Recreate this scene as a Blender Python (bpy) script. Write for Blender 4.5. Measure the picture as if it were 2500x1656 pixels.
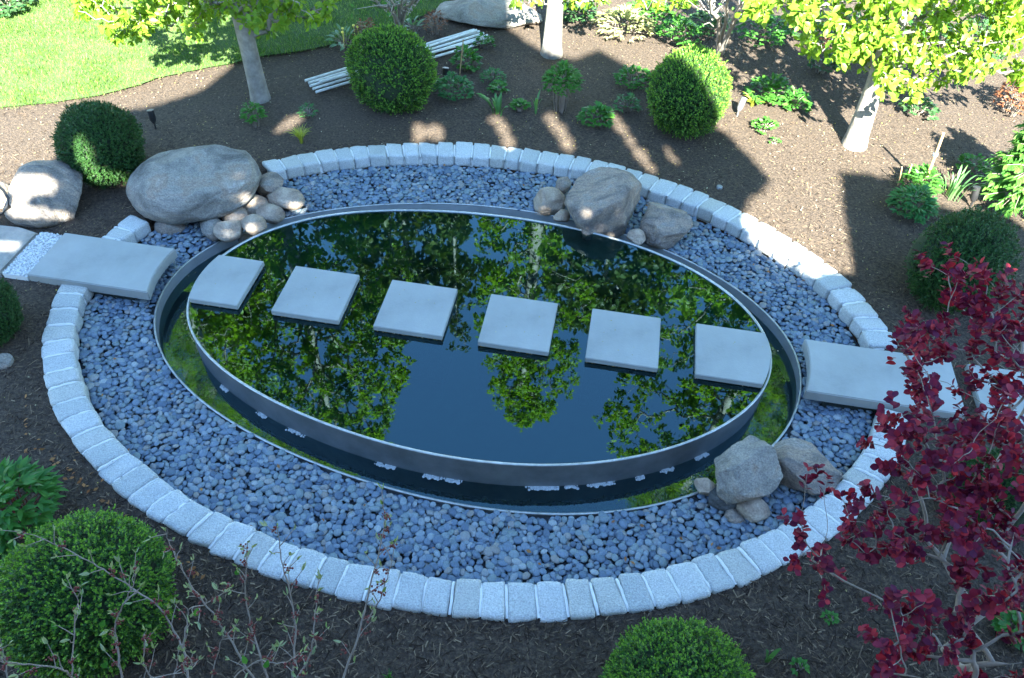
import bpy, bmesh, math, random
import numpy as np
from mathutils import Vector, Matrix, noise as mnoise
rng = np.random.default_rng(7); random.seed(7)
PI = math.pi
scene = bpy.context.scene
for o in list(bpy.data.objects): bpy.data.objects.remove(o)
C = scene.collection

# ------------------------------------------------------------------ camera
FPX, PITCH, ROLL, CAMZ = 1899.79, 0.811621, 0.048601, 5.08
cp, sp = math.cos(PITCH), math.sin(PITCH)
FW = np.array([0, cp, -sp]); _r = np.array([1., 0, 0]); _u = np.array([0, sp, cp])
RT = math.cos(ROLL)*_r + math.sin(ROLL)*_u; UP = -math.sin(ROLL)*_r + math.cos(ROLL)*_u
cam_data = bpy.data.cameras.new('camera'); cam = bpy.data.objects.new('camera', cam_data); C.objects.link(cam)
cam_data.sensor_width = 36; cam_data.lens = 36*FPX/2500; cam_data.clip_end = 500; cam_data.clip_start = .05
cam.matrix_world = Matrix(((RT[0], UP[0], -FW[0], 0), (RT[1], UP[1], -FW[1], 0), (RT[2], UP[2], -FW[2], CAMZ), (0, 0, 0, 1)))
scene.camera = cam
# ------------------------------------------------------------------ light
SUN_EL, SHADOW_AZ = math.radians(38), math.radians(95)      # shadows fall towards this azimuth
SUN_STR, SKY_STR, EXPO = 5.0, 0.072, 3.73
w = bpy.data.worlds.new('World'); scene.world = w; w.use_nodes = True
nt = w.node_tree; nt.nodes.clear()
sky = nt.nodes.new('ShaderNodeTexSky'); sky.sky_type = 'NISHITA'; sky.sun_disc = False
sky.sun_elevation = SUN_EL; sky.sun_rotation = PI - math.radians(5); sky.altitude = 100; sky.air_density = 1.0; sky.dust_density = 0.0; sky.ozone_density = 1.0
bg = nt.nodes.new('ShaderNodeBackground'); bg.inputs[1].default_value = SKY_STR
wo = nt.nodes.new('ShaderNodeOutputWorld'); nt.links.new(sky.outputs[0], bg.inputs[0]); nt.links.new(bg.outputs[0], wo.inputs[0])
sd = bpy.data.lights.new('sun', 'SUN'); sd.energy = SUN_STR; sd.angle = math.radians(.53); sd.color = (1, .88, .70)
sun = bpy.data.objects.new('sun', sd); C.objects.link(sun)
HX, HY = math.cos(SHADOW_AZ), math.sin(SHADOW_AZ)
ldir = Vector((HX*math.cos(SUN_EL), HY*math.cos(SUN_EL), -math.sin(SUN_EL)))
sun.rotation_euler = ldir.to_track_quat('-Z', 'Y').to_euler(); sun.location = (0, -10, 20)
vs = scene.view_settings; vs.view_transform = 'Standard'; vs.look = 'None'; vs.gamma = 1; vs.exposure = EXPO
vs.use_white_balance = True; vs.white_balance_temperature = 5700; vs.white_balance_tint = 2
scene.render.engine = 'CYCLES'
scene.cycles.transparent_max_bounces = 12; scene.cycles.max_bounces = 7

# ------------------------------------------------------------------ pixel helpers (photo at 2367 wide)
S = 2500/2367
def ray(x, y):
    return FW + (x*S-1250)/FPX*RT - (y*S-828)/FPX*UP
def G(x, y, z=0.0):
    d = ray(x, y); t = (z-CAMZ)/d[2]
    return np.array([t*d[0], t*d[1], z])
def depth(P): return float((np.asarray(P)-[0, 0, CAMZ]) @ FW)
def pxm(P): return depth(P)/FPX*S            # metres per photo pixel at P

# ------------------------------------------------------------------ mesh helpers
def link(name, me, mats=(), parent=None):
    for m in mats: me.materials.append(m)
    o = bpy.data.objects.new(name, me); C.objects.link(o)
    if parent: o.parent = parent
    return o
def tag(o, label=None, cat=None, group=None, kind=None):
    if label: o['label'] = label
    if cat: o['category'] = cat
    if group: o['group'] = group
    if kind: o['kind'] = kind
    return o
def thing(name, label, cat, loc=(0, 0, 0), group=None):
    o = bpy.data.objects.new(name, None); C.objects.link(o); o.location = loc; o.empty_display_size = .1
    return tag(o, label, cat, group)
def raw_mesh(name, parts, smooth=False):
    """parts: list of (V(n,3), F(m,k), rnd(n) or scalar, matindex)"""
    Vs, L, st, tot, R, MI = [], [], [], [], [], []; off = 0; lo = 0
    for V, F, r, mi in parts:
        V = np.asarray(V, float); F = np.asarray(F, int)
        Vs.append(V); L.append((F+off).ravel()); k = F.shape[1]
        st.append(lo+np.arange(len(F))*k); tot.append(np.full(len(F), k)); MI.append(np.full(len(F), mi))
        R.append(np.broadcast_to(np.asarray(r, float), (len(V),))); off += len(V); lo += F.size
    Vs = np.concatenate(Vs); L = np.concatenate(L); st = np.concatenate(st); R = np.concatenate(R); MI = np.concatenate(MI)
    me = bpy.data.meshes.new(name)
    me.vertices.add(len(Vs)); me.vertices.foreach_set('co', Vs.astype(np.float32).ravel())
    me.loops.add(len(L)); me.loops.foreach_set('vertex_index', L.astype(np.int32))
    me.polygons.add(len(st)); me.polygons.foreach_set('loop_start', st.astype(np.int32))
    me.polygons.foreach_set('material_index', MI.astype(np.int32))
    if smooth: me.polygons.foreach_set('use_smooth', np.ones(len(st), bool))
    a = me.attributes.new('rnd', 'FLOAT', 'POINT'); a.data.foreach_set('value', R.astype(np.float32))
    me.update(calc_edges=True); me.validate()
    return me
def inst(tv, tf, M, T, rnd=None, mi=0):
    k, n = len(T), len(tv)
    V = (np.einsum('kij,nj->kni', M, tv)+T[:, None, :]).reshape(-1, 3)
    F = (tf[None]+(np.arange(k)*n)[:, None, None]).reshape(-1, tf.shape[1])
    if rnd is None: rnd = rng.random(k)
    return V, F, np.repeat(rnd, n), mi
def nrm(a): return a/(np.linalg.norm(a, axis=-1, keepdims=True)+1e-12)
def frames(Y, N):
    """columns X,Y,Z; Y = direction of the leaf, Z ~ normal"""
    Y = nrm(Y); X = nrm(np.cross(Y, N)); Z = np.cross(X, Y)
    return np.stack([X, Y, Z], -1)
def tube(P, R, n=6, rnd=.5, mi=0, cap=True):
    P = np.asarray(P, float); R = np.broadcast_to(np.asarray(R, float), (len(P),))
    d = np.gradient(P, axis=0) if len(P) > 2 else np.repeat((P[1:]-P[:1]), 2, 0)
    d = nrm(d); ref = np.array([.31, .17, .93]) if abs(d[0, 2]) < .8 else np.array([.95, .2, .1])
    X = nrm(np.cross(d, ref)); Y = np.cross(d, X); a = np.linspace(0, 2*PI, n, endpoint=False)
    V = (P[:, None]+R[:, None, None]*(np.cos(a)[None, :, None]*X[:, None]+np.sin(a)[None, :, None]*Y[:, None])).reshape(-1, 3)
    F = [[i*n+j, i*n+(j+1) % n, (i+1)*n+(j+1) % n, (i+1)*n+j] for i in range(len(P)-1) for j in range(n)]
    if cap:
        V = np.r_[V, P[-1:]]; c = len(V)-1; b = (len(P)-1)*n
        F += [[b+j, b+(j+1) % n, c, c] for j in range(n)]
        F = [f if f[2] != f[3] else [f[0], f[1], f[2], f[2]] for f in F]
    return V, F, rnd, mi
def tubes_mesh(tl):
    """join tubes; degenerate cap quads become tris"""
    q, t, V, off, R = [], [], [], 0, []
    for v, F, r, mi in tl:
        for f in F:
            if f[2] == f[3]: t.append([f[0]+off, f[1]+off, f[2]+off])
            else: q.append([i+off for i in f])
        V.append(v); off += len(v); R.append(np.full(len(v), r))
    V = np.concatenate(V); R = np.concatenate(R)
    out = [(V, np.array(q), R, 0)]
    if t:
        T = np.array(t); us = np.unique(T); mp = {u: i for i, u in enumerate(us)}
        out.append((V[us], np.array([[mp[a] for a in f] for f in t]), R[us], 0))
    return out
def bm_mesh(name, bm, smooth=False):
    me = bpy.data.meshes.new(name); bm.to_mesh(me); bm.free()
    if smooth: me.polygons.foreach_set('use_smooth', np.ones(len(me.polygons), bool))
    return me
def ico(sub):
    bm = bmesh.new(); bmesh.ops.create_icosphere(bm, subdivisions=sub, radius=1)
    V = np.array([v.co for v in bm.verts]); F = np.array([[v.index for v in f.verts] for f in bm.faces]); bm.free()
    return V, F
def nz(P, sc, seed=0.0):
    return np.array([mnoise.noise(Vector((p[0]*sc+seed, p[1]*sc+seed*1.7, p[2]*sc-seed*.6))) for p in P])
def rotz(a):
    c, s = math.cos(a), math.sin(a); return np.array([[c, -s, 0], [s, c, 0], [0, 0, 1]])
def bar(name, a, b, r, mat, parent=None, n=8):
    me = raw_mesh(name, tubes_mesh([tube([a, b], r, n)]), True); return link(name, me, [mat], parent)

# ------------------------------------------------------------------ materials
def ridged(m):
    for n in m.node_tree.nodes:
        if n.type == 'BUMP':
            t = n.inputs['Height'].links[0].from_node; t.noise_type = 'RIDGED_MULTIFRACTAL'; t.inputs['Detail'].default_value = 9; t.inputs['Roughness'].default_value = .62
def mat(name, cols, scale=5, detail=6, rough=.8, bump=0, bscale=None, dist=.01, coord='Object', metal=0, spec=.5, pos=None, extra=None):
    m = bpy.data.materials.new(name); m.use_nodes = True; t = m.node_tree; N = t.nodes; Lk = t.links
    b = N['Principled BSDF']; b.inputs['Roughness'].default_value = rough; b.inputs['Metallic'].default_value = metal
    b.inputs['Specular IOR Level'].default_value = spec
    tc = N.new('ShaderNodeTexCoord'); n = N.new('ShaderNodeTexNoise'); n.inputs['Scale'].default_value = scale; n.inputs['Detail'].default_value = detail
    n.inputs['Roughness'].default_value = .65
    Lk.new(tc.outputs[coord], n.inputs['Vector'])
    r = N.new('ShaderNodeValToRGB'); e = r.color_ramp.elements
    k = len(cols); pos = pos or [.3+.4*i/max(1, k-1) for i in range(k)]
    while len(e) < k: e.new(.5)
    for i in range(k): e[i].position = pos[i]; e[i].color = (*cols[i], 1)
    Lk.new(n.outputs['Fac'], r.inputs[0]); Lk.new(r.outputs[0], b.inputs['Base Color'])
    if bump:
        n2 = N.new('ShaderNodeTexNoise'); n2.inputs['Scale'].default_value = bscale or scale*4; n2.inputs['Detail'].default_value = 8
        Lk.new(tc.outputs[coord], n2.inputs['Vector'])
        bp = N.new('ShaderNodeBump'); bp.inputs['Strength'].default_value = bump; bp.inputs['Distance'].default_value = dist
        Lk.new(n2.outputs['Fac'], bp.inputs['Height']); Lk.new(bp.outputs[0], b.inputs['Normal'])
    m['ramp'] = r.name
    return m
def rnd_value(N, Lk):
    at = N.new('ShaderNodeAttribute'); at.attribute_name = 'rnd'
    oi = N.new('ShaderNodeObjectInfo'); ad = N.new('ShaderNodeMath'); ad.operation = 'ADD'; fr = N.new('ShaderNodeMath'); fr.operation = 'FRACT'
    Lk.new(at.outputs['Fac'], ad.inputs[0]); Lk.new(oi.outputs['Random'], ad.inputs[1]); Lk.new(ad.outputs[0], fr.inputs[0])
    return fr.outputs[0]
def ramp_mat(name, cols, rough=.6, spec=.4, speck=None, bump=0, bscale=60, dist=.004, pos=None):
    """colour picked per piece by its random value (+ fine speckle)"""
    m = bpy.data.materials.new(name); m.use_nodes = True; t = m.node_tree; N = t.nodes; Lk = t.links
    b = N['Principled BSDF']; b.inputs['Roughness'].default_value = rough; b.inputs['Specular IOR Level'].default_value = spec
    r = N.new('ShaderNodeValToRGB'); e = r.color_ramp.elements; k = len(cols); pos = pos or [i/(k-1) for i in range(k)]
    while len(e) < k: e.new(.5)
    for i in range(k): e[i].position = pos[i]; e[i].color = (*cols[i], 1)
    Lk.new(rnd_value(N, Lk), r.inputs[0]); col = r.outputs[0]
    tc = N.new('ShaderNodeTexCoord')
    if speck:
        n = N.new('ShaderNodeTexNoise'); n.inputs['Scale'].default_value = speck[0]; n.inputs['Detail'].default_value = 5
        mr = N.new('ShaderNodeMapRange'); mr.inputs[1].default_value = .3; mr.inputs[2].default_value = .7; mr.inputs[3].default_value = 1-speck[1]; mr.inputs[4].default_value = 1+speck[1]
        hv = N.new('ShaderNodeMix'); hv.data_type = 'RGBA'; hv.blend_type = 'MULTIPLY'; hv.inputs[0].default_value = 1
        Lk.new(tc.outputs['Object'], n.inputs['Vector']); Lk.new(n.outputs['Fac'], mr.inputs[0]); Lk.new(col, hv.inputs[6]); Lk.new(mr.outputs[0], hv.inputs[7]); col = hv.outputs[2]
    Lk.new(col, b.inputs['Base Color'])
    if bump:
        n2 = N.new('ShaderNodeTexNoise'); n2.inputs['Scale'].default_value = bscale; n2.inputs['Detail'].default_value = 8
        Lk.new(tc.outputs['Object'], n2.inputs['Vector']); bp = N.new('ShaderNodeBump'); bp.inputs['Strength'].default_value = bump; bp.inputs['Distance'].default_value = dist
        Lk.new(n2.outputs['Fac'], bp.inputs['Height']); Lk.new(bp.outputs[0], b.inputs['Normal'])
    return m
def leaf_mat(name, cols, trans=.4, rough=.45, spec=.35, tint=(1.15, 1.1, .5)):
    m = bpy.data.materials.new(name); m.use_nodes = True; t = m.node_tree; N = t.nodes; Lk = t.links
    b = N['Principled BSDF']; b.inputs['Roughness'].default_value = rough; b.inputs['Specular IOR Level'].default_value = spec
    r = N.new('ShaderNodeValToRGB'); e = r.color_ramp.elements; k = len(cols)
    while len(e) < k: e.new(.5)
    for i in range(k): e[i].position = i/(k-1); e[i].color = (*cols[i], 1)
    Lk.new(rnd_value(N, Lk), r.inputs[0]); Lk.new(r.outputs[0], b.inputs['Base Color'])
    if trans:
        tr = N.new('ShaderNodeBsdfTranslucent'); mu = N.new('ShaderNodeMix'); mu.data_type = 'RGBA'; mu.blend_type = 'MULTIPLY'; mu.inputs[0].default_value = 1
        Lk.new(r.outputs[0], mu.inputs[6]); mu.inputs[7].default_value = (*tint, 1); Lk.new(mu.outputs[2], tr.inputs[0])
        mx = N.new('ShaderNodeMixShader'); mx.inputs[0].default_value = trans
        Lk.new(b.outputs[0], mx.inputs[1]); Lk.new(tr.outputs[0], mx.inputs[2]); Lk.new(mx.outputs[0], N['Material Output'].inputs[0])
    return m
def water_mat(name, tint, ior, bscale, bstr):
    m = bpy.data.materials.new(name); m.use_nodes = True; t = m.node_tree; N = t.nodes; Lk = t.links
    N.remove(N['Principled BSDF'])
    g = N.new('ShaderNodeBsdfGlossy'); g.inputs['Roughness'].default_value = .017; g.inputs['Color'].default_value = (.54, .87, 1.0, 1)  # blue of the reflected sky is strengthened through the gloss colour
    tr = N.new('ShaderNodeBsdfTransparent'); tr.inputs[0].default_value = (*tint, 1)
    f = N.new('ShaderNodeFresnel'); f.inputs[0].default_value = ior
    tc = N.new('ShaderNodeTexCoord'); n = N.new('ShaderNodeTexNoise'); n.inputs['Scale'].default_value = bscale; n.inputs['Detail'].default_value = 2
    bp = N.new('ShaderNodeBump'); bp.inputs['Strength'].default_value = bstr; bp.inputs['Distance'].default_value = .01
    Lk.new(tc.outputs['Object'], n.inputs['Vector']); Lk.new(n.outputs['Fac'], bp.inputs['Height']); Lk.new(bp.outputs[0], g.inputs['Normal']); Lk.new(bp.outputs[0], f.inputs['Normal'])
    mx = N.new('ShaderNodeMixShader'); Lk.new(f.outputs[0], mx.inputs[0]); Lk.new(tr.outputs[0], mx.inputs[1]); Lk.new(g.outputs[0], mx.inputs[2]); Lk.new(mx.outputs[0], N['Material Output'].inputs[0])
    return m
M = {}
M['mulch'] = mat('mulch', [(.020, .013, .009), (.055, .038, .026), (.12, .086, .058)], 38, 8, .95, 1.0, 70, .03)
M['chips'] = ramp_mat('mulch_chips', [(.018, .012, .009), (.042, .029, .02), (.08, .056, .038), (.15, .11, .074), (.27, .2, .13)], .9, .2, pos=[0, .35, .65, .9, 1])
M['litter'] = ramp_mat('fallen_blossom', [(.35, .30, .06), (.25, .2, .08), (.5, .45, .3)], .8, .2)
M['dry'] = ramp_mat('dry_leaf', [(.22, .09, .03), (.30, .16, .06), (.16, .07, .03)], .8, .2)
M['soil'] = mat('lawn_soil', [(.035, .06, .015), (.06, .10, .025)], 6, 6, .95)
M['grass'] = leaf_mat('grass_blade', [(.06, .14, .018), (.12, .23, .03), (.19, .30, .045), (.30, .38, .11)], .35)
M['bed'] = mat('gravel_bed', [(.02, .025, .032), (.05, .058, .07)], 30, 6, .9, .8, 60, .03)
M['pebble'] = ramp_mat('pebble', [(.08, .11, .16), (.115, .155, .215), (.155, .195, .255), (.16, .20, .215), (.21, .25, .295), (.20, .19, .18), (.29, .32, .34)], .55, .4, (90, .18), .15, 200, .001, pos=[0, .25, .5, .68, .82, .94, 1])
M['granite'] = ramp_mat('granite', [(.39, .40, .39), (.44, .45, .45), (.50, .505, .50), (.42, .415, .385), (.47, .48, .48)], .88, .3, (95, .26), .9, 90, .010)
M['mortar'] = mat('mortar', [(.10, .10, .10), (.62, .62, .61), (.70, .70, .69)], 22, 8, .9, .5, 80, .006, pos=[.30, .36, .7])
M['slab'] = mat('bluestone', [(.215, .222, .215), (.285, .29, .28), (.315, .32, .31), (.36, .365, .355)], 2.2, 15, .6, .25, 60, .005, pos=[.26, .43, .58, .76])
M['slabdark'] = mat('stone_base', [(.015, .02, .02), (.03, .04, .035)], 20, 6, .7, .4)
M['steel'] = mat('steel', [(.13, .135, .14), (.20, .205, .215), (.27, .275, .285)], 2.6, 12, .45, .06, 30, .004, metal=.45)
M['steel_skylit'] = mat('skylit_steel', [(.30, .305, .31), (.40, .405, .41), (.48, .485, .49)], 2.6, 12, .5, .06, 30, .004, metal=.25)  # lighter copy of the steel, reflected sky brightness put into its colour
M['lip'] = mat('steel_lip', [(.30, .31, .31), (.42, .43, .43), (.52, .53, .53)], 14, 8, .42, metal=.6)
M['basin'] = mat('basin_wall', [(.03, .08, .06), (.05, .12, .09), (.07, .15, .11)], 5, 8, .7)
M['black'] = mat('basin_floor', [(.002, .006, .005), (.006, .014, .011)], 4, 5, .8)
M['water'] = water_mat('pool_water', (.40, .64, .54), 1.85, 2.2, .010)
M['moatwater'] = water_mat('moat_water', (.55, .7, .64), 1.8, 26, .035)
M['foam'] = mat('foam', [(.28, .31, .33), (.52, .55, .57)], 70, 8, .9, .8, 120, .01)
def rock_mat(name, cols, pos, scale=2.4, stretch=(1, 1, 2.6), rot=(.5, .3, .4), spk=.35, bump=.7):
    m = bpy.data.materials.new(name); m.use_nodes = True; t = m.node_tree; N = t.nodes; Lk = t.links; b = N['Principled BSDF']; b.inputs['Roughness'].default_value = .88; b.inputs['Specular IOR Level'].default_value = .3
    tc = N.new('ShaderNodeTexCoord'); mp = N.new('ShaderNodeMapping'); mp.inputs['Scale'].default_value = stretch; mp.inputs['Rotation'].default_value = rot; Lk.new(tc.outputs['Object'], mp.inputs[0])
    def noise_(sc, det, kind='FBM', vec=mp.outputs[0], r=.62, dist=0):
        n = N.new('ShaderNodeTexNoise'); n.noise_type = kind; n.inputs['Scale'].default_value = sc; n.inputs['Detail'].default_value = det; n.inputs['Roughness'].default_value = r; n.inputs['Distortion'].default_value = dist; Lk.new(vec, n.inputs['Vector']); return n.outputs['Fac']
    base = noise_(scale, 12, dist=.6); r = N.new('ShaderNodeValToRGB'); e = r.color_ramp.elements
    while len(e) < len(cols): e.new(.5)
    for q in range(len(cols)): e[q].position = pos[q]; e[q].color = (*cols[q], 1)
    Lk.new(base, r.inputs[0])
    sp_ = noise_(70, 4, vec=tc.outputs['Object']); mr = N.new('ShaderNodeMapRange'); mr.inputs[1].default_value = .3; mr.inputs[2].default_value = .7; mr.inputs[3].default_value = 1-spk; mr.inputs[4].default_value = 1+spk; Lk.new(sp_, mr.inputs[0])
    mx = N.new('ShaderNodeMix'); mx.data_type = 'RGBA'; mx.blend_type = 'MULTIPLY'; mx.inputs[0].default_value = 1; Lk.new(r.outputs[0], mx.inputs[6]); Lk.new(mr.outputs[0], mx.inputs[7])
    # pale mineral streaks
    v = noise_(scale*1.7, 8, dist=1.4, r=.7); vr = N.new('ShaderNodeMapRange'); vr.inputs[1].default_value = .60; vr.inputs[2].default_value = .74; Lk.new(v, vr.inputs[0]); vr.inputs[4].default_value = .75
    m2 = N.new('ShaderNodeMix'); m2.data_type = 'RGBA'; Lk.new(vr.outputs[0], m2.inputs[0]); Lk.new(mx.outputs[2], m2.inputs[6]); m2.inputs[7].default_value = (*[min(.6, c*1.25) for c in cols[-1]], 1)
    Lk.new(m2.outputs[2], b.inputs['Base Color'])
    h1 = noise_(scale*1.8, 12, dist=.8, r=.68); h2 = noise_(38, 6, vec=tc.outputs['Object']); ad = N.new('ShaderNodeMath'); ad.operation = 'MULTIPLY_ADD'; ad.inputs[1].default_value = .14; Lk.new(h2, ad.inputs[0]); Lk.new(h1, ad.inputs[2])
    bp = N.new('ShaderNodeBump'); bp.inputs['Strength'].default_value = bump; bp.inputs['Distance'].default_value = .10; Lk.new(ad.outputs[0], bp.inputs['Height']); Lk.new(bp.outputs[0], b.inputs['Normal'])
    return m
M['rockA'] = rock_mat('boulder_grey', [(.10, .092, .085), (.20, .185, .168), (.28, .258, .228), (.26, .21, .17), (.40, .37, .33)], [.30, .43, .53, .60, .74])
M['rockB'] = rock_mat('boulder_tan', [(.19, .145, .115), (.31, .245, .19), (.39, .32, .25), (.46, .39, .32)], [.32, .45, .57, .72], 3.4, (1, 1, 1.5), spk=.25, bump=.45)
M['rockC'] = rock_mat('boulder_mixed', [(.10, .088, .085), (.205, .18, .16), (.31, .25, .20), (.26, .235, .21), (.43, .39, .345)], [.30, .43, .54, .60, .74], 3.0, (1, 2.2, 1), (.4, .9, .2))
M['rockD'] = rock_mat('boulder_dark', [(.05, .052, .055), (.09, .092, .095), (.15, .15, .15)], [.32, .5, .7], 6)
M['whitegravel'] = ramp_mat('white_gravel', [(.5, .5, .5), (.7, .7, .7), (.35, .36, .38)], .8, .3)
M['slabwarm'] = mat('weathered_stone', [(.18, .17, .155), (.28, .26, .235), (.36, .34, .3)], 6, 10, .9, .6, 18, .02)
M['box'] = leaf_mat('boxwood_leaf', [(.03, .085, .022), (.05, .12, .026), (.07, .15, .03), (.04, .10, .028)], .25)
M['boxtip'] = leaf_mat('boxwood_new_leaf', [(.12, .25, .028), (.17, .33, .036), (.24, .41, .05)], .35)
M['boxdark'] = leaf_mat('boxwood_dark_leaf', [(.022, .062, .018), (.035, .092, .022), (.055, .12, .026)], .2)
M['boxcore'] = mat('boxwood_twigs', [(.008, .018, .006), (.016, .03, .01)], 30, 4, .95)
M['treeleaf'] = leaf_mat('tree_leaf', [(.11, .22, .016), (.16, .28, .022), (.22, .34, .028), (.14, .25, .02)], .5, tint=(1.25, 1.15, .35))
M['farleaf'] = leaf_mat('far_leaf', [(.03, .06, .012), (.05, .085, .015), (.085, .11, .018)], .35)
M['bark'] = mat('bark_grey', [(.13, .115, .10), (.22, .20, .175), (.32, .295, .265)], 8, 10, .9, .6, 20, .015)
M['twig'] = mat('twig', [(.16, .13, .105), (.28, .235, .20)], 12, 6, .9)
M['palebark'] = mat('pale_bark', [(.22, .19, .165), (.36, .33, .30)], 14, 6, .9, .3)
M['purple'] = leaf_mat('purple_leaf', [(.07, .009, .040), (.11, .012, .041), (.175, .016, .042), (.29, .031, .046)], .3, .55, .2, tint=(1.6, .5, .5))
M['fern'] = leaf_mat('herb_leaf', [(.04, .13, .02), (.06, .18, .025), (.09, .22, .035)], .35)
M['bluefern'] = leaf_mat('peony_leaf', [(.035, .12, .035), (.055, .16, .045), (.08, .2, .05)], .3)
M['iris'] = leaf_mat('iris_leaf', [(.07, .16, .06), (.10, .22, .07), (.13, .26, .08)], .35)
M['yellowgrass'] = leaf_mat('yellow_grass', [(.28, .32, .04), (.4, .42, .06), (.22, .28, .03)], .4)
M['pale'] = leaf_mat('pale_leaf', [(.22, .27, .16), (.28, .33, .2), (.17, .25, .09)], .35)
M['rustleaf'] = leaf_mat('rust_leaf', [(.14, .055, .028), (.2, .09, .04), (.11, .05, .03)], .3, tint=(1.3, .9, .5))
M['berry'] = ramp_mat('red_bud', [(.09, .015, .015), (.15, .03, .025)], .6)
M['conifer'] = leaf_mat('conifer_spray', [(.04, .13, .02), (.08, .2, .03), (.12, .26, .04)], .3)
M['hosta'] = leaf_mat('hosta_leaf', [(.12, .2, .12), (.16, .25, .15), (.1, .2, .08)], .3)
M['flower'] = ramp_mat('yellow_flower', [(.7, .6, .08), (.8, .7, .15)], .6)
M['groundcover'] = leaf_mat('groundcover_leaf', [(.03, .08, .025), (.05, .12, .04), (.08, .14, .06)], .3)
M['straw'] = leaf_mat('straw_grass', [(.3, .32, .14), (.4, .4, .2), (.24, .3, .1)], .4)
M['pole'] = mat('white_pole', [(.5, .5, .49), (.68, .68, .66), (.75, .75, .73)], 14, 8, .7, .3, 40, .004)
M['bamboo'] = mat('bamboo', [(.38, .24, .11), (.52, .36, .2)], 10, 5, .7)
M['blackmetal'] = mat('black_metal', [(.012, .012, .013), (.03, .03, .032)], 10, 4, .45)
M['greymetal'] = mat('grey_metal', [(.2, .21, .22), (.32, .33, .34)], 12, 4, .4, metal=.6)
M['blue'] = mat('blue_tie', [(.2, .4, .7), (.3, .5, .8)], 10)
M['housewall'] = mat('house_stucco', [(.30, .28, .25), (.38, .36, .33)], 2, 6, .9, .3)
M['roof'] = mat('house_roof', [(.06, .06, .065), (.1, .1, .1)], 4, 6, .9, .4)

# ------------------------------------------------------------------ the pond frame: stones' line
TH = -0.1359057; E = np.array([math.cos(TH), math.sin(TH)]); NN = np.array([-E[1], E[0]])
O_ST = np.array([-.417554, 5.026693]); O_EL = np.array([-.345844, 5.072125])
ZST, ZKERB, ZLIP, ZOUT, ZPEB, ZMOAT, ZPOOL = .08, .03, .03, -.145, -.135, -.265, .018
HI = [1.0007, .0035, -.0126, .0022, .0035, -.0048, .0048, -.004, .0049, .0046, -.0038]
HO = [1.0036, -.0007, .0014, .0034, -.0103, -.0135, -.0021, .0015, .0059, .0033, .0026]
def rad(h, t): return h[0]+sum(h[2*k-1]*np.cos(k*t)+h[2*k]*np.sin(k*t) for k in range(1, 6))
def fpt(s, t, o=O_EL):
    s = np.asarray(s); t = np.asarray(t); return np.stack([o[0]+s*E[0]+t*NN[0], o[1]+s*E[1]+t*NN[1]], -1)
def curve(a, b, h, off=0.0, n=160):
    """closed curve in pond frame coords, offset outwards by off metres"""
    t = np.linspace(0, 2*PI, n, endpoint=False); r = rad(h, t) if h else 1.0
    x, y = a*r*np.cos(t), b*r*np.sin(t)
    dx, dy = np.gradient(x), np.gradient(y); dx[0] = x[1]-x[-1]; dx[-1] = x[0]-x[-2]; dy[0] = y[1]-y[-1]; dy[-1] = y[0]-y[-2]
    L = np.hypot(dx, dy); return np.stack([x+off*dy/L, y-off*dx/L], -1)
INN = lambda off=0., n=160: curve(2.665, 1.545, HI, off, n)
OUT = lambda off=0., n=160: curve(2.99, 1.865, HO, off, n)
HK = [.9996, -.0049, -.0016, 0, .0055, .0007, -.0007, .0029, .0008, .0018, .0012]; HKI = [.9998, -.0085, -.0025, .001, .004, .0004, .0008, .003, 0, .002, .0015]
KIN = lambda off=0., n=160: curve(3.614, 2.558, HKI, off, n)
KOUT = lambda off=0., n=160: curve(3.877, 2.83, HK, off, n)
def W3(c, z, o=O_EL):
    p = fpt(c[:, 0], c[:, 1], o); return np.c_[p, np.full(len(p), z)]
def loft(rings, closed=True):
    n = len(rings[0]); V = np.concatenate(rings)
    F = [[i*n+j, i*n+(j+1) % n, (i+1)*n+(j+1) % n, (i+1)*n+j] for i in range(len(rings)-1) for j in range(n if closed else n-1)]
    return V, np.array(F), .5, 0
def disc_mesh(name, ring):
    n = len(ring); c = ring.mean(0); V = np.r_[ring, c[None]]
    return raw_mesh(name, [(V, np.array([[i, (i+1) % n, n] for i in range(n)]), .5, 0)])
def inside(P, poly):
    x, y = P[:, 0], P[:, 1]; ins = np.zeros(len(P), bool); n = len(poly)
    for i in range(n):
        a, b = poly[i], poly[(i+1) % n]
        c = ((a[1] > y) != (b[1] > y)); xi = (b[0]-a[0])*(y-a[1])/((b[1]-a[1])+1e-12)+a[0]
        ins ^= c & (x < xi)
    return ins
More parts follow.
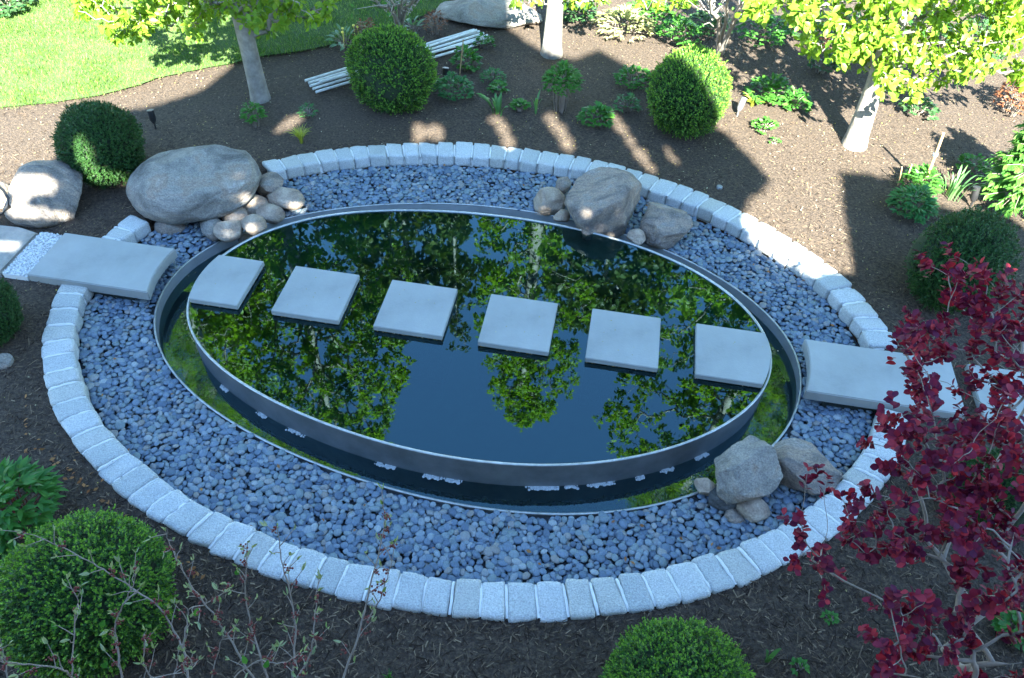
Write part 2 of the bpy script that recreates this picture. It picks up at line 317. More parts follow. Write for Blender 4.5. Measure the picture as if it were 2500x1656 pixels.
# ================================================================== SETTING
def build_ground():
    n = 160; k = KOUT(-.12, n); rings = []
    for off in (0, .14, .35, .6, 1, 1.6, 2.4, 3.4, 5, 7, 10, 16, 30, 70, 180):
        c = KOUT(-.12+off, n) if off < 1.7 else k*(1+off/np.hypot(*k.T)[:, None])
        r = W3(c, 0.)
        if off > .3: r[:, 2] = -.035*np.clip(nz(r*[1, 1, 0], .7, 3)+.4, 0, 1)*min(1, off)
        else: r[:, 2] = -.012
        rings.append(r)
    rings.insert(0, rings[0]*[1, 1, 0]+[0, 0, -.3])
    o = link('ground', raw_mesh('ground', [loft(rings)], True), [M['mulch']]); tag(o, kind='structure')
    lb = [(-260, 262), (0, 250), (109, 239), (232, 221), (326, 196), (362, 181), (453, 163), (536, 148), (609, 130), (688, 120), (764, 105), (840, 78), (960, 45), (1010, 22)]
    L = [G(*p)[:2] for p in lb]+[np.array(p) for p in ((-.9, 12.6), (1.5, 13.6), (6, 15), (12, 17), (12, 60), (-40, 60), (-40, 7))]
    dense = []
    for a, b in zip(L, L[1:]+L[:1]):
        m = max(1, int(np.linalg.norm(b-a)/.06)) if np.linalg.norm(b-a) < 5 else 1
        dense += [a+(b-a)*i/m for i in range(m)]
    P = np.array(dense); P = P+.02*np.c_[nz(np.c_[P, P[:, :1]*0], 5, 1), nz(np.c_[P, P[:, :1]*0], 5, 9)]
    bm = bmesh.new(); f = bm.faces.new([bm.verts.new((p[0], p[1], .008)) for p in P]); bmesh.ops.triangulate(bm, faces=[f])
    o = link('lawn', bm_mesh('lawn', bm), [M['soil']]); tag(o, kind='structure')
    # grass blades, denser near the camera
    q = rng.uniform([-11, 7, ], [2, 15.5], (420000, 2)); q = q[inside(q+[0, .035]+rng.normal(0, .03, q.shape), P)]
    d = nrm(q-np.array([0., 0])); vis = np.abs(np.arctan2(q[:, 0], q[:, 1])) < .75; q = q[vis][:190000]
    k = len(q); T = np.c_[q, np.full(k, .008)]
    clump = np.array([mnoise.noise(Vector((a[0]*2.3, a[1]*2.3, 0))) for a in q])
    Y = np.c_[rng.normal(0, .35, k)+.25*clump, rng.normal(0, .35, k)-.15, np.ones(k)]
    ln = rng.uniform(.03, .06, k)*(1+.4*clump)
    N_ = np.c_[rng.normal(0, 1, (k, 2)), np.zeros(k)+.1]
    Mx = frames(Y, N_)*ln[:, None, None]
    tv = np.array([[-.055, 0, 0], [.055, 0, 0], [.0, .55, .03], [.0, 1, .16]]); tv[:, 0] *= 1.1
    tf = np.array([[0, 1, 2], [2, 1, 3]])
    tf = np.array([[0, 1, 2], [0, 2, 3]])
    o = link('grass', raw_mesh('grass', [inst(tv, tf, Mx, T, np.clip(.45+.35*clump+rng.normal(0, .18, k), 0, .99))]), [M['grass']])
    tag(o, 'short green lawn grass behind the mulched bed at top left', 'grass', kind='stuff')
    # mulch chips
    k0 = 330000; q = np.c_[rng.uniform(-9.5, 10, k0), rng.uniform(1.0, 14, k0)]
    dist = np.hypot(q[:, 0], q[:, 1]); keep = rng.random(k0) < np.clip((4.6/np.hypot(dist, 4.5))**2*1.6, 0, 1)
    q = q[keep & (np.abs(np.arctan2(q[:, 0], q[:, 1]+1.5)) < .85)]
    ring = fpt(*KOUT(.0).T); q = q[~inside(q, ring) & ~inside(q, P)]
    k = len(q); yaw = rng.uniform(0, 2*PI, k)
    Y = np.c_[np.cos(yaw), np.sin(yaw), rng.normal(0, .22, k)]; Nz = np.c_[rng.normal(0, .4, (k, 2)), np.ones(k)]
    Mx = frames(Y, Nz)*(np.array([1, 1, 1])[None, None]*1.0)
    ln = rng.gamma(3.0, .0100, k)+.009; wd = rng.uniform(.003, .0095, k); sm_ = np.clip(1.15-.055*(q[:, 1]-2), .62, 1.15); ln *= sm_; wd *= sm_
    Mx = Mx*np.stack([wd, ln, wd*.6], -1)[:, None, :]
    tv = np.array([[-.5, -.5, 0], [.5, -.4, .2], [.35, .5, 0], [-.4, .45, .3], [0, 0, 1.]]); tf = np.array([[0, 1, 4], [1, 2, 4], [2, 3, 4], [3, 0, 4]])
    T = np.c_[q, rng.uniform(-.012, .012, k)]
    o = link('mulch_chips', raw_mesh('mulch_chips', [inst(tv, tf, Mx, T, np.clip(rng.random(k)**1.25*.97+.025*(q[:, 1]-5), 0, .995))]), [M['chips']])
    tag(o, 'dark shredded bark mulch spread over the planting beds', 'mulch', kind='stuff')
    # fallen blossom specks in the rear bed
    k = 5200; q = np.c_[rng.uniform(-6, 7, k), rng.uniform(2, 12, k)]
    q = q[(rng.random(k) < np.clip((q[:, 1]-1)/7, .06, 1)) & ~inside(q, ring) & ~inside(q, P)]; k = len(q)
    Mx = frames(rng.normal(0, 1, (k, 3))*[1, 1, .3], np.tile([0, 0, 1.], (k, 1))+rng.normal(0, .3, (k, 3)))*rng.uniform(.008, .017, k)[:, None, None]
    o = link('fallen_blossom', raw_mesh('fallen_blossom', [inst(np.array([[-.35, -.5, 0], [.35, -.5, 0], [.3, .5, .1], [-.3, .5, 0]]), np.array([[0, 1, 2, 3]]), Mx, np.c_[q, np.full(k, .016)])]), [M['litter']])
    tag(o, 'tiny yellow fallen blossom specks scattered on the mulch', 'blossom', kind='stuff')
    return P
LAWN = build_ground()

# ------------------------------------------------------------------ steel basins and water
def build_basins():
    b = thing('inner_steel_basin', 'raised inner oval steel pool wall holding the stepping stones', 'pool wall', (*O_EL, 0))
    def add(name, rings, m, par, smooth=True):
        r = [x-np.array([*O_EL, 0]) for x in rings]
        return link(name, raw_mesh(name, [loft(r)], smooth), [m], par)
    add('outer_wall', [W3(INN(.012), ZLIP-.004), W3(INN(.012), -.52)], M['steel'], b)
    add('inner_wall', [W3(INN(-.004), ZLIP-.004), W3(INN(-.004), -.20), W3(INN(-.03), -.21), W3(INN(-.03), -.75)], M['basin'], b, False)
    add('lip', [W3(INN(-.0055), ZLIP-.012), W3(INN(-.0055), ZLIP), W3(INN(.013), ZLIP), W3(INN(.0135), ZLIP-.010)], M['lip'], b, False)
    fl = disc_mesh('floor', W3(INN(-.03), -.74)-np.array([*O_EL, 0])); link('floor', fl, [M['black']], b)
    c = thing('outer_steel_basin', 'lower outer oval steel trough wall edged by pebbles', 'pool wall', (*O_EL, 0))
    add('inner_wall', [W3(OUT(-.002), ZOUT-.004), W3(OUT(-.002), -.50)], M['steel_skylit'], c)
    add('outer_wall', [W3(OUT(.012), ZOUT-.004), W3(OUT(.012), -.40)], M['steel'], c)
    add('lip', [W3(OUT(-.004), ZOUT-.012), W3(OUT(-.004), ZOUT), W3(OUT(.0135), ZOUT), W3(OUT(.014), ZOUT-.010)], M['lip'], c, False)
    add('floor', [W3(INN(.0), -.485), W3(OUT(.0), -.485)], M['bed'], c)
    o = link('pool_water', disc_mesh('pool_water', W3(INN(-.0045), ZPOOL)), [M['water']]); tag(o, kind='structure')
    o = link('moat_water', raw_mesh('moat_water', [loft([W3(OUT(-.0025), ZMOAT), W3(INN(.0125), ZMOAT)])]), [M['moatwater']]); tag(o, kind='structure')
    # foam along the near inner wall
    spots = [(525, 893, 26), (608, 957, 30), (683, 998, 46), (895, 1077, 48), (1000, 1095, 44), (1048, 1104, 42), (1253, 1122, 76), (1322, 1122, 30), (1386, 1116, 66), (1478, 1103, 20), (1538, 1085, 34), (1620, 1053, 38)]
    sidea = ['leftmost small', 'second', 'third', 'fourth', 'fifth', 'sixth', 'longest', 'eighth', 'ninth long', 'tenth tiny', 'eleventh', 'rightmost']
    cur = fpt(*INN(.03, 720).T)
    for (x, y, wd), s in zip(spots, sidea):
        g = G(x, y, ZMOAT)[:2]; i = int(np.argmin(np.hypot(*(cur-g).T))); k = max(1, int(wd*.45*pxm(G(x, y, ZMOAT))/np.hypot(*(cur[i]-cur[i-1]))))
        bl = []; tg_ = nrm(cur[(i+1) % 720]-cur[i-1]); L_ = wd*.5*pxm(G(x, y, ZMOAT)); outd = np.array([tg_[1], -tg_[0]]); outd = outd if outd@(cur[i]-O_EL) > 0 else -outd
        for u in np.arange(-1, 1.001, .016/L_):
            jj = i+u*L_/np.hypot(*(cur[(i+1) % 720]-cur[i])); p = cur[int(round(jj)) % 720]
            for q in range(2):
                r = rng.uniform(.008, .019)*(1-.55*abs(u)**3); bl.append((np.r_[p+outd*(q*.015-.014+rng.normal(0, .006)), ZMOAT+.0], r))
        V, F = ico(2); T = np.array([a for a, _ in bl]); R = np.array([b for _, b in bl])
        Mx = np.eye(3)[None]*np.stack([R*1.15, R*1.15, R*.3], -1)[:, None, :]
        o = link('foam_patch', raw_mesh('foam_patch', [inst(V, F, Mx, T)], True), [M['foam']])
        tag(o, f'{s} white foam patch, counted left to right, under the inner steel wall', 'foam', 'foam patches along the inner steel wall')
build_basins()

# ------------------------------------------------------------------ granite kerb
CUBE = None
def kerb_block(c0, c1, seed, gap=.0075):
    """c0,c1: (inner,outer) frame points at both ends of the block"""
    global CUBE
    if CUBE is None:
        bm = bmesh.new(); bmesh.ops.create_cube(bm, size=2); bmesh.ops.subdivide_edges(bm, edges=bm.edges[:], cuts=5, use_grid_fill=True)
        CUBE = (np.array([v.co for v in bm.verts]), np.array([[v.index for v in f.verts] for f in bm.faces])); bm.free()
    V, F = CUBE; P = V.copy()
    # round the edges
    Q = np.sign(P)*np.abs(P)**.8; r = np.maximum(np.abs(Q).max(1), 1e-6)
    l8 = (np.abs(Q)**13).sum(1)**(1/13.); P = Q*(r/np.maximum(l8, 1e-6))[:, None]
    rs = np.random.default_rng(seed)
    u = (P[:, 0]+1)/2; v = (P[:, 1]+1)/2
    j = rs.normal(0, .006, (4, 2)); j[:, 1] *= 1.6
    A, B, Cc, D = c0[0]+j[0], c0[1]+j[1], c1[0]+j[2], c1[1]+j[3]
    L = np.linalg.norm((Cc+D-A-B)/2); g = gap/L; u = g+u*(1-2*g)
    xy = (1-u)[:, None]*((1-v)[:, None]*A+v[:, None]*B)+u[:, None]*((1-v)[:, None]*Cc+v[:, None]*D)
    z = ZKERB-.075+P[:, 2]*.075
    top = np.clip(P[:, 2], 0, 1)
    q = np.c_[xy, z]
    hz = .010*nz(np.c_[xy, z], 9, seed)+.006*nz(np.c_[xy, z], 26, seed+3)
    z = z+top*(hz+rs.normal(0, .004)+(u-.5)*rs.normal(0, .008)+(v-.5)*rs.normal(0, .012))
    side = 1-np.abs(P[:, 2])*.4
    xy = xy+(.007*np.c_[nz(q, 11, seed+11), nz(q, 11, seed+17)]+.004*np.c_[nz(q, 30, seed+5), nz(q, 30, seed+7)])*side[:, None]
    return np.c_[fpt(xy[:, 0], xy[:, 1]), z], F
def build_kerb():
    n = 2000; ki = KIN(0, n); ko = KOUT(0, n); mid = (ki+ko)/2; W = fpt(*mid.T)
    L = np.r_[0, np.cumsum(np.hypot(*np.diff(mid, axis=0).T))]
    def idx(x, y): return int(np.argmin(np.hypot(*(W-G(x, y, ZKERB)[:2]).T)))
    arcs = [('granite kerb arc behind the pool, from the big oval boulder to the right slab', idx(2050, 800), idx(612, 385)),
            ('short granite kerb piece between the left slab and the big oval boulder', idx(338, 512), idx(215, 575)),
            ('long granite kerb arc in front of the pool, from left slab round to right slab', idx(165, 645), idx(2075, 950))]
    for lab, i0, i1 in arcs:
        if i1 <= i0: i1 += n
        root = thing('granite_kerb', lab, 'kerb', (*W[i0 % n], 0), 'granite kerb ring around the pebbles')
        base = np.array([*W[i0 % n], 0]); tot = 0
        ids = np.arange(i0, i1+1); seg = np.r_[0, np.cumsum(np.hypot(*(mid[(ids[1:]) % n]-mid[ids[:-1] % n]).T))]
        m = max(2, int(round(seg[-1]/.195))); cut = np.linspace(0, seg[-1], m+1); cut[1:-1] += rng.normal(0, .009, m-1)
        ci = np.searchsorted(seg, cut); ci = np.clip(ci, 0, len(ids)-1)
        for a, b in zip(ci[:-1], ci[1:]):
            A, B = ids[a] % n, ids[b] % n
            V, F = kerb_block((ki[A], ko[A]), (ki[B], ko[B]), int(rng.integers(1, 9999)))
            link('kerb_stone', raw_mesh('kerb_stone', [(V-base, F, rng.random(), 0)], True), [M['granite']], root)
        ii = ids[::6]; r0 = []; d = nrm(ko-ki)
        for off, z in ((.03, ZKERB-.16), (.03, ZKERB-.045), (.235, ZKERB-.045), (.235, ZKERB-.16)):
            r0.append(W3((ki+d*off)[ii % n], z)-base)
        parts = [loft(r0, False)]
        for a in ci[1:-1]:
            k_ = ids[a] % n; p0 = ki[k_]+d[k_]*.012; p1 = ki[k_]+d[k_]*.255; tn = np.array([-d[k_][1], d[k_][0]])*.0125; rr_ = []
            for u in np.linspace(0, 1, 9):
                c = p0*(1-u)+p1*u+rng.normal(0, .0012, 2); zt = ZKERB-.004+rng.normal(0, .003)-.02*(abs(2*u-1)**6)
                rr_.append(np.array([[*(c-tn), zt-.05], [*(c-tn*.75), zt], [*(c+tn*.75), zt], [*(c+tn), zt-.05]]))
            V = np.concatenate([np.c_[fpt(q[:, 0], q[:, 1]), q[:, 2]] for q in rr_])-base
            parts.append((V, np.array([[i_*4+j_, i_*4+j_+1, i_*4+j_+5, i_*4+j_+4] for i_ in range(8) for j_ in range(3)]), .5, 0))
        link('mortar', raw_mesh('mortar', parts, True), [M['mortar']], root)
build_kerb()

# ------------------------------------------------------------------ pebbles
def build_pebbles():
    root = bpy.data.objects.new('gravel_bed', None); C.objects.link(root); tag(root, kind='structure')
    base = [W3(OUT(.012), ZPEB-.05), W3(KIN(.03), ZPEB-.02)]
    link('bed_base', raw_mesh('bed_base', [loft(base)]), [M['bed']], root)
    ko, oo = KIN(-.004), OUT(.03)
    def zsurf(q):
        r = np.hypot(q[:, 0]/3.614, q[:, 1]/2.558); r0 = np.hypot(q[:, 0]/2.99, q[:, 1]/1.865)
        f = np.clip((r0-1)/np.maximum(r0-1+1-r, 1e-3), 0, 1)
        return ZPEB-.022+.045*f+.010*nz(np.c_[q, q[:, :1]*0], 3.5, 4)
    pts = []
    grid = {}
    def throw(k, mind):
        out = []; grid.clear()
        for p in rng.uniform([-3.7, -2.65], [3.7, 2.65], (k, 2)):
            c = (int(p[0]//mind), int(p[1]//mind)); ok = True
            for a in (-1, 0, 1):
                for b in (-1, 0, 1):
                    for q in grid.get((c[0]+a, c[1]+b), ()):
                        if (p[0]-q[0])**2+(p[1]-q[1])**2 < mind*mind: ok = False; break
            if ok: grid.setdefault(c, []).append(p); out.append(p)
        out = np.array(out); return out[inside(out, ko) & ~inside(out, oo)]
    top = throw(100000, .0415); low = throw(90000, .033)
    V, F = ico(2)
    def mk(q, dz, tilt):
        k = len(q); a = rng.uniform(.0235, .0395, k)*rng.choice([.8, 1, 1, 1.22], k); b = a*rng.uniform(.66, .95, k); c = a*rng.uniform(.32, .5, k)
        yaw = rng.uniform(0, 2*PI, k); N_ = nrm(np.c_[rng.normal(0, tilt, (k, 2)), np.ones(k)])
        Mx = frames(np.c_[np.cos(yaw), np.sin(yaw), np.zeros(k)]-0, N_)
        Mx = Mx*np.stack([b, a, c], -1)[:, None, :]
        T = np.c_[fpt(q[:, 0], q[:, 1]), zsurf(q)+dz+rng.normal(0, .004, k)]
        return Mx, T
    ml, tl = mk(low, -.013, .45); mt, tt = mk(top, .006, .25)
    cams = tt-np.array([0, 0, CAMZ]); size = np.linalg.norm(mt, axis=1).max(1)/(cams@FW)
    px = 1250+FPX*(cams@RT)/(cams@FW); py = 828-FPX*(cams@UP)/(cams@FW)
    size[(px < 0) | (px > 2500) | (py > 1640)] = 0
    order = np.argsort(-size); near, rest = order[:300], order[300:]
    r = rng.random(len(tt))
    # slightly irregular pebble shapes
    V1 = V*(1+.10*nz(V, 1.1, 5))[:, None]
    link('pebbles', raw_mesh('pebbles', [inst(V1, F, ml, tl), inst(V1, F, mt[rest], tt[rest], r[rest])], True), [M['pebble']], root)['kind'] = 'stuff'
    for i in near:
        Vv = V*(1+.12*nz(V, 1.1, i*.37))[:, None]
        o = link('pebble', raw_mesh('pebble', [(Vv@mt[i].T, F, 0.0, 0)], True), [M['pebble']], root); o.location = tt[i]
    # moat floor pebbles
    q = rng.uniform([-3.1, -2], [3.1, 2], (9000, 2)); q = q[inside(q, OUT(-.03)) & ~inside(q, INN(.03))]; k = len(q)
    yaw = rng.uniform(0, 2*PI, k); a = rng.uniform(.02, .04, k)
    Mx = frames(np.c_[np.cos(yaw), np.sin(yaw), np.zeros(k)], np.c_[rng.normal(0, .3, (k, 2)), np.ones(k)])*np.stack([a*.75, a, a*.4], -1)[:, None, :]
    V0, F0 = ico(1)
    o = link('moat_pebbles', raw_mesh('moat_pebbles', [inst(V0, F0, Mx, np.c_[fpt(q[:, 0], q[:, 1]), rng.uniform(-.475, -.455, k)])], True), [M['moatpebble']])
    tag(o, 'dark wet pebbles on the floor of the water trough', 'pebbles', kind='stuff')
    # dry leaf bits on pebbles and along the kerb
    pts = []
    for _ in range(70):
        i = rng.integers(len(top)); pts.append(np.r_[fpt(*top[i]), zsurf(top[i:i+1])[0]+.03])
    for x, y in [(275+75*a+rng.normal(0, 6), 1150+60*a+rng.normal(0, 6)) for a in rng.uniform(-2.2, 3, 46)]:
        pts.append(G(x-18, y+18, .012))
    for x, y in rng.uniform([80, 900], [250, 1150], (24, 2)): pts.append(G(x, y, .012) if not inside(np.array([G(x, y)[:2]]), fpt(*KOUT(0).T))[0] else G(60, y, .012))
    T = np.array(pts); k = len(T)
    lv = np.array([[0, -.5, 0], [.28, 0, .12], [0, .5, .05], [-.28, 0, .12]])
    Mx = frames(rng.normal(0, 1, (k, 3))*[1, 1, .3], np.tile([0, 0, 1.], (k, 1))+rng.normal(0, .4, (k, 3)))*rng.uniform(.025, .05, k)[:, None, None]
    o = link('dry_leaves', raw_mesh('dry_leaves', [inst(lv, np.array([[0, 1, 2, 3]]), Mx, T)]), [M['dry']])
    tag(o, 'brown dry leaf scraps along the kerb and among pebbles', 'leaf litter', kind='stuff')
M['moatpebble'] = ramp_mat('moat_pebble', [(.02, .028, .022), (.035, .045, .032), (.05, .06, .045)], .5)
build_pebbles()
# ================================================================== SLABS AND STEPPING STONES
D_OE = O_EL-O_ST; SOFF = np.array([D_OE@E, D_OE@NN])
def end_x(cur, t, sign):
    c = cur+SOFF; c = c[(c[:, 0]*sign > 0) & (np.abs(c[:, 1]) < .9)]; o = np.argsort(c[:, 1]); return np.interp(t, c[o, 1], c[o, 0])
def slab_obj(name, poly, z1, th, m, parent=None, bev=.007, basep=None):
    P = fpt(np.array(poly)[:, 0], np.array(poly)[:, 1], O_ST)
    if basep is not None: P = P-np.array(basep[:2])
    bm = bmesh.new(); f = bm.faces.new([bm.verts.new((p[0], p[1], z1-th)) for p in P])
    r = bmesh.ops.extrude_face_region(bm, geom=[f]); vv = [e for e in r['geom'] if isinstance(e, bmesh.types.BMVert)]
    bmesh.ops.translate(bm, vec=(0, 0, th), verts=vv); bmesh.ops.recalc_face_normals(bm, faces=bm.faces)
    if bev: bmesh.ops.bevel(bm, geom=[e for e in bm.edges if len(e.link_faces) == 2 and e.calc_face_angle(0) > .6], offset=bev, segments=2, affect='EDGES')
    return link(name, bm_mesh(name, bm), [m], parent)
def rect(s0, s1, t0, t1): return [(s0, t0), (s1, t0), (s1, t1), (s0, t1)]
def build_stones():
    names = ['first stepping stone at the left end, curved left edge against steel lip', 'second square stepping stone from the left, over dark water',
             'third square stepping stone from the left, over green reflection', 'fourth square stepping stone from the left, above the blue reflection',
             'fifth square stepping stone from the left, beside the curved-end stone', 'sixth stepping stone at the right end, curved right edge against lip']
    tt = np.linspace(-.316, .316, 12); inn = INN(-.012)
    for i in range(6):
        s = (i-2.5)*.95405; a, b = s-.316, s+.316
        if i == 0: poly = [(b, -.316), (b, .316)]+[(max(end_x(inn, t, -1), -9), t) for t in tt[::-1]]
        elif i == 5: poly = [(a, .316), (a, -.316)]+[(end_x(inn, t, 1), t) for t in tt]
        else: poly = rect(a, b, -.316, .316)
        loc = fpt(s, 0, O_ST); root = thing('stepping_stone', names[i], 'stepping stone', (*loc, 0), 'row of stepping stones across the pool')
        bp = (*loc, 0); slab_obj('slab', poly, ZST, .055, M['slab'], root, .005, bp)
        cen = np.array(poly).mean(0); sm = [(cen[0]+(p[0]-cen[0])*.975, cen[1]+(p[1]-cen[1])*.975) for p in poly]
        slab_obj('plinth', sm, ZST-.055, .6, M['slabdark'], root, 0, bp)
        # pale specks of algae scum caught at the waterline
        pr = np.array(sm); k = 90; e = rng.integers(0, len(pr), k); u = rng.random(k)[:, None]
        q = pr[e]*(1-u)+pr[(e+1) % len(pr)]*u; q = cen+(q-cen)*1.012
        T = np.c_[fpt(q[:, 0], q[:, 1], O_ST)-loc, np.full(k, ZPOOL+.002)]
        tops = cen+rng.uniform(-.24, .24, (9, 2)); T[:9] = np.c_[fpt(tops[:, 0], tops[:, 1], O_ST)-loc, np.full(9, ZST+.002)]
        Mx = frames(rng.normal(0, 1, (k, 3))*[1, 1, 0], np.tile([0, 0, 1.], (k, 1)))*rng.uniform(.004, .011, k)[:, None, None]
        o = link('scum_specks', raw_mesh('scum_specks', [inst(np.array([[-.6, -.5, 0], [.5, -.5, 0], [.4, .6, 0], [-.4, .4, 0]]), np.array([[0, 1, 2, 3]]), Mx, T)]), [M['litter']], root); o['kind'] = 'stuff'
    out = OUT(.015)
    polyL = [(-4.13, -.318), *[(end_x(out, t, -1), t) for t in tt], (-4.13, .318)]
    polyL = [(-4.13, -.318)]+[(end_x(out, t, -1), t) for t in tt]+[(-4.13, .318)]
    root = thing('stone_slab', 'long bluestone bridge slab at left with concave right end by the trough', 'slab', (*fpt(-3.5, 0, O_ST), 0), 'bluestone path slabs')
    bp = root.location
    slab_obj('slab', polyL, ZST, .11, M['slab'], root, .008, bp); slab_obj('support', rect(-4.0, -3.15, -.27, .27), ZST-.11, .3, M['slabdark'], root, 0, bp)
    root = thing('stone_slab', 'long bluestone bridge slab at right with concave left end, partly behind purple shrub', 'slab', (*fpt(3.6, 0, O_ST), 0), 'bluestone path slabs'); bp = root.location
    polyR = [(end_x(out, t, 1), t) for t in tt[::-1]]+[(4.31, -.318), (4.31, .318)]
    slab_obj('slab', polyR, ZST, .11, M['slab'], root, .008, bp); slab_obj('support', rect(3.2, 4.2, -.27, .27), ZST-.11, .3, M['slabdark'], root, 0, bp)
    for k, (a, b) in enumerate(((4.46, 5.15), (5.3, 6.0))):
        o = slab_obj('stone_slab', rect(a, b, -.318, .318), ZST-.02, .12, M['slab'], None, .008)
        tag(o, ['square bluestone path slab just right of the long slab, behind purple leaves', 'outer bluestone path slab at the right edge behind purple leaves'][k], 'slab', 'bluestone path slabs')
    # strip of white gravel and the weathered step left of the left slab
    o = slab_obj('gravel_strip', rect(-4.38, -4.135, -.325, .30), ZST-.03, .12, M['whitegravel'], None, .0); tag(o, 'strip of white gravel beside the left bluestone slab', 'gravel', kind='stuff')
    k = 1500; q = np.c_[rng.uniform(-4.38, -4.14, k), rng.uniform(-.32, .30, k)]; V, F = ico(1); V = V*(1+.3*rng.normal(0, 1, (len(V), 1))*.4)
    Mx = frames(rng.normal(0, 1, (k, 3)), rng.normal(0, 1, (k, 3)))*rng.uniform(.004, .011, k)[:, None, None]
    link('grit', raw_mesh('grit', [inst(V, F, Mx, np.c_[fpt(q[:, 0], q[:, 1], O_ST), np.full(k, ZST-.024)])]), [M['whitegravel']], o)['kind'] = 'stuff'
    o = slab_obj('stone_step', [(-4.39, -.33), (-4.39, .28), (-4.62, .33), (-5.3, .30), (-5.35, -.33)], ZST-.015, .14, M['slabwarm'], None, .02)
    tag(o, 'weathered brownish stone step at the left edge beyond the white gravel', 'step')
build_stones()

# ================================================================== BOULDERS
ICO5 = ico(5); ICO4 = ico(4)
def boulder(label, x, y, wpx, hpx, k=.8, sink=.25, yaw=0., ang=.5, m='rockB', seed=1, zb=0., group=None, tilt=0., big=False, cuts=None):
    """silhouette w x h photo px centred at (x,y); k = height/depth ratio; sink = buried part"""
    V, F = ICO5 if big else ICO4
    P0 = G(x, y, zb+.1)
    for _ in range(3):
        s = pxm(P0); phi = math.asin(-nrm(ray(x, y))[2])
        ax = wpx*s/2; ay = hpx*s/2/math.sqrt(math.sin(phi)**2+(k*math.cos(phi))**2); az = k*ay
        zc = zb+az*(1-2*sink); P0 = G(x, y, zc)
    rs = np.random.default_rng(seed); P = V.copy()
    for j in range(cuts or int(12*ang+3)):
        nn_ = nrm(rs.normal(0, 1, 3)*[1, 1, .9]); d = rs.uniform(.62, .95)*(1.1-.22*ang)
        ex = P@nn_-d; P = P-np.outer(np.clip(ex, 0, None)*(.80+.18*ang), nn_)
    nrm_ = nrm(P)
    rg = lambda f_, s_: 1-2*np.abs(nz(P, f_, s_))
    P = P*(1+.07*nz(P, 1.3, seed)+.04*(.4+ang)*nz(P, 3.1, seed+5)+.03*ang*rg(2.2, seed+9)+.022*(.15+ang)*rg(5.5, seed+2)+.010*(.3+ang)*rg(13, seed+4)+.006*nz(P, 22, seed+1))[:, None]
    if ang > .35:   # strata ridges
        P = P*(1+.012*ang*np.abs(nz(P*np.array([1, 1, 3.]), 4, seed+8)))[:, None]
    lo, hi = P.min(0), P.max(0); P = (P-(lo+hi)/2)/((hi-lo)/2)
    P = P*[ax, ay, az]
    if tilt:
        c, s_ = math.cos(tilt), math.sin(tilt); P = P@np.array([[c, 0, s_], [0, 1, 0], [-s_, 0, c]]).T
    P = P@rotz(yaw).T
    o = link('boulder', raw_mesh('boulder', [(P, F, .5, 0)], True), [M[m]]); o.location = P0
    return tag(o, label, 'boulder', group)
ZP = ZPEB
gl = 'rocks at the left of the pool'; gc = 'rocks behind the pool'; gr = 'rocks at the lower right of the pool'
boulder('largest boulder, long grey oval one left of the pool', 445, 425, 306, 166, .5, .12, .06, .42, 'rockA', 3, -.05, gl, big=True, tilt=-.08)
boulder('upper tan rock touching the right end of the large oval boulder', 625, 430, 66, 62, .8, .2, 0, .4, 'rockC', 5, ZP+.06, gl)
boulder('elongated tan rock slanting down right beside the rear pebbles', 661, 458, 100, 54, .8, .2, -.45, .3, 'rockB', 6, ZP+.04, gl)
boulder('tan rock under the right end of the large oval boulder', 585, 475, 78, 52, .8, .25, 0, .4, 'rockB', 7, ZP, gl)
boulder('brownish rock against the steel rim, rightmost low one of left pile', 626, 494, 64, 48, .8, .25, .2, .35, 'rockB', 8, ZP, gl)
boulder('pinkish flat tan rock in the middle of left pile', 543, 498, 66, 44, .75, .2, -.2, .3, 'rockB', 9, ZP+.02, gl)
boulder('round pale tan rock resting on the steel rim', 586, 521, 60, 53, .9, .1, .2, .35, 'rockB', 10, ZP+.05, gl)
boulder('large round brown rock resting on the steel rim, front of pile', 528, 532, 66, 55, .85, .1, .3, .25, 'rockB', 11, ZP+.05, gl)
boulder('slanted grey flat rock beside the round brown rock', 492, 530, 50, 60, .6, .25, .5, .45, 'rockA', 12, ZP, gl)
boulder('brown rock alone on pebbles below the large oval boulder', 392, 525, 70, 43, .75, .25, 0, .3, 'rockC', 13, ZP, gl)
boulder('small pale stone wedged in the trough below the round rocks', 568, 556, 36, 26, .8, .2, 0, .5, 'rockA', 14, ZOUT-.06, gl)
boulder('small stone wedged between kerb end and large oval boulder', 373, 499, 26, 22, .8, .2, 0, .5, 'rockC', 15, ZP+.04, gl)
boulder('sunlit broad boulder at the far left below the dark boxwood', 103, 450, 182, 152, .7, .2, .3, .5, 'rockC', 33, -.05, None, big=True)
boulder('rounded boulder cut by the left edge of the picture', -6, 447, 56, 60, .8, .2, 0, .3, 'rockC', 17, 0)
boulder('small grey stone on mulch at the left edge', 6, 835, 46, 36, .8, .3, .4, .4, 'rockA', 18, 0)
boulder('squarish tan rock left of the tall boulder behind the pool', 1271, 465, 76, 66, .8, .2, 0, .5, 'rockB', 19, ZP, gc)
boulder('narrow rock squeezed behind the tall boulder', 1302, 430, 36, 46, 1.0, .2, 0, .4, 'rockC', 20, ZP+.04, gc)
boulder('small brown stone on the rim left of the tall boulder', 1298, 501, 40, 34, .9, .1, 0, .45, 'rockB', 21, ZP+.04, gc)
boulder('tall broad angular boulder standing at the rear rim of the pool', 1385, 476, 156, 164, .85, .1, -.4, .85, 'rockC', 41, ZP-.02, gc, big=True)
boulder('small round pale stone on the rim between two boulders', 1470, 547, 43, 38, .9, .1, 0, .3, 'rockB', 23, ZP+.05, gc)
boulder('faceted grey boulder right of the tall boulder behind the pool', 1538, 528, 118, 100, .8, .2, -.3, 1.0, 'rockC', 24, ZP, gc, big=True)
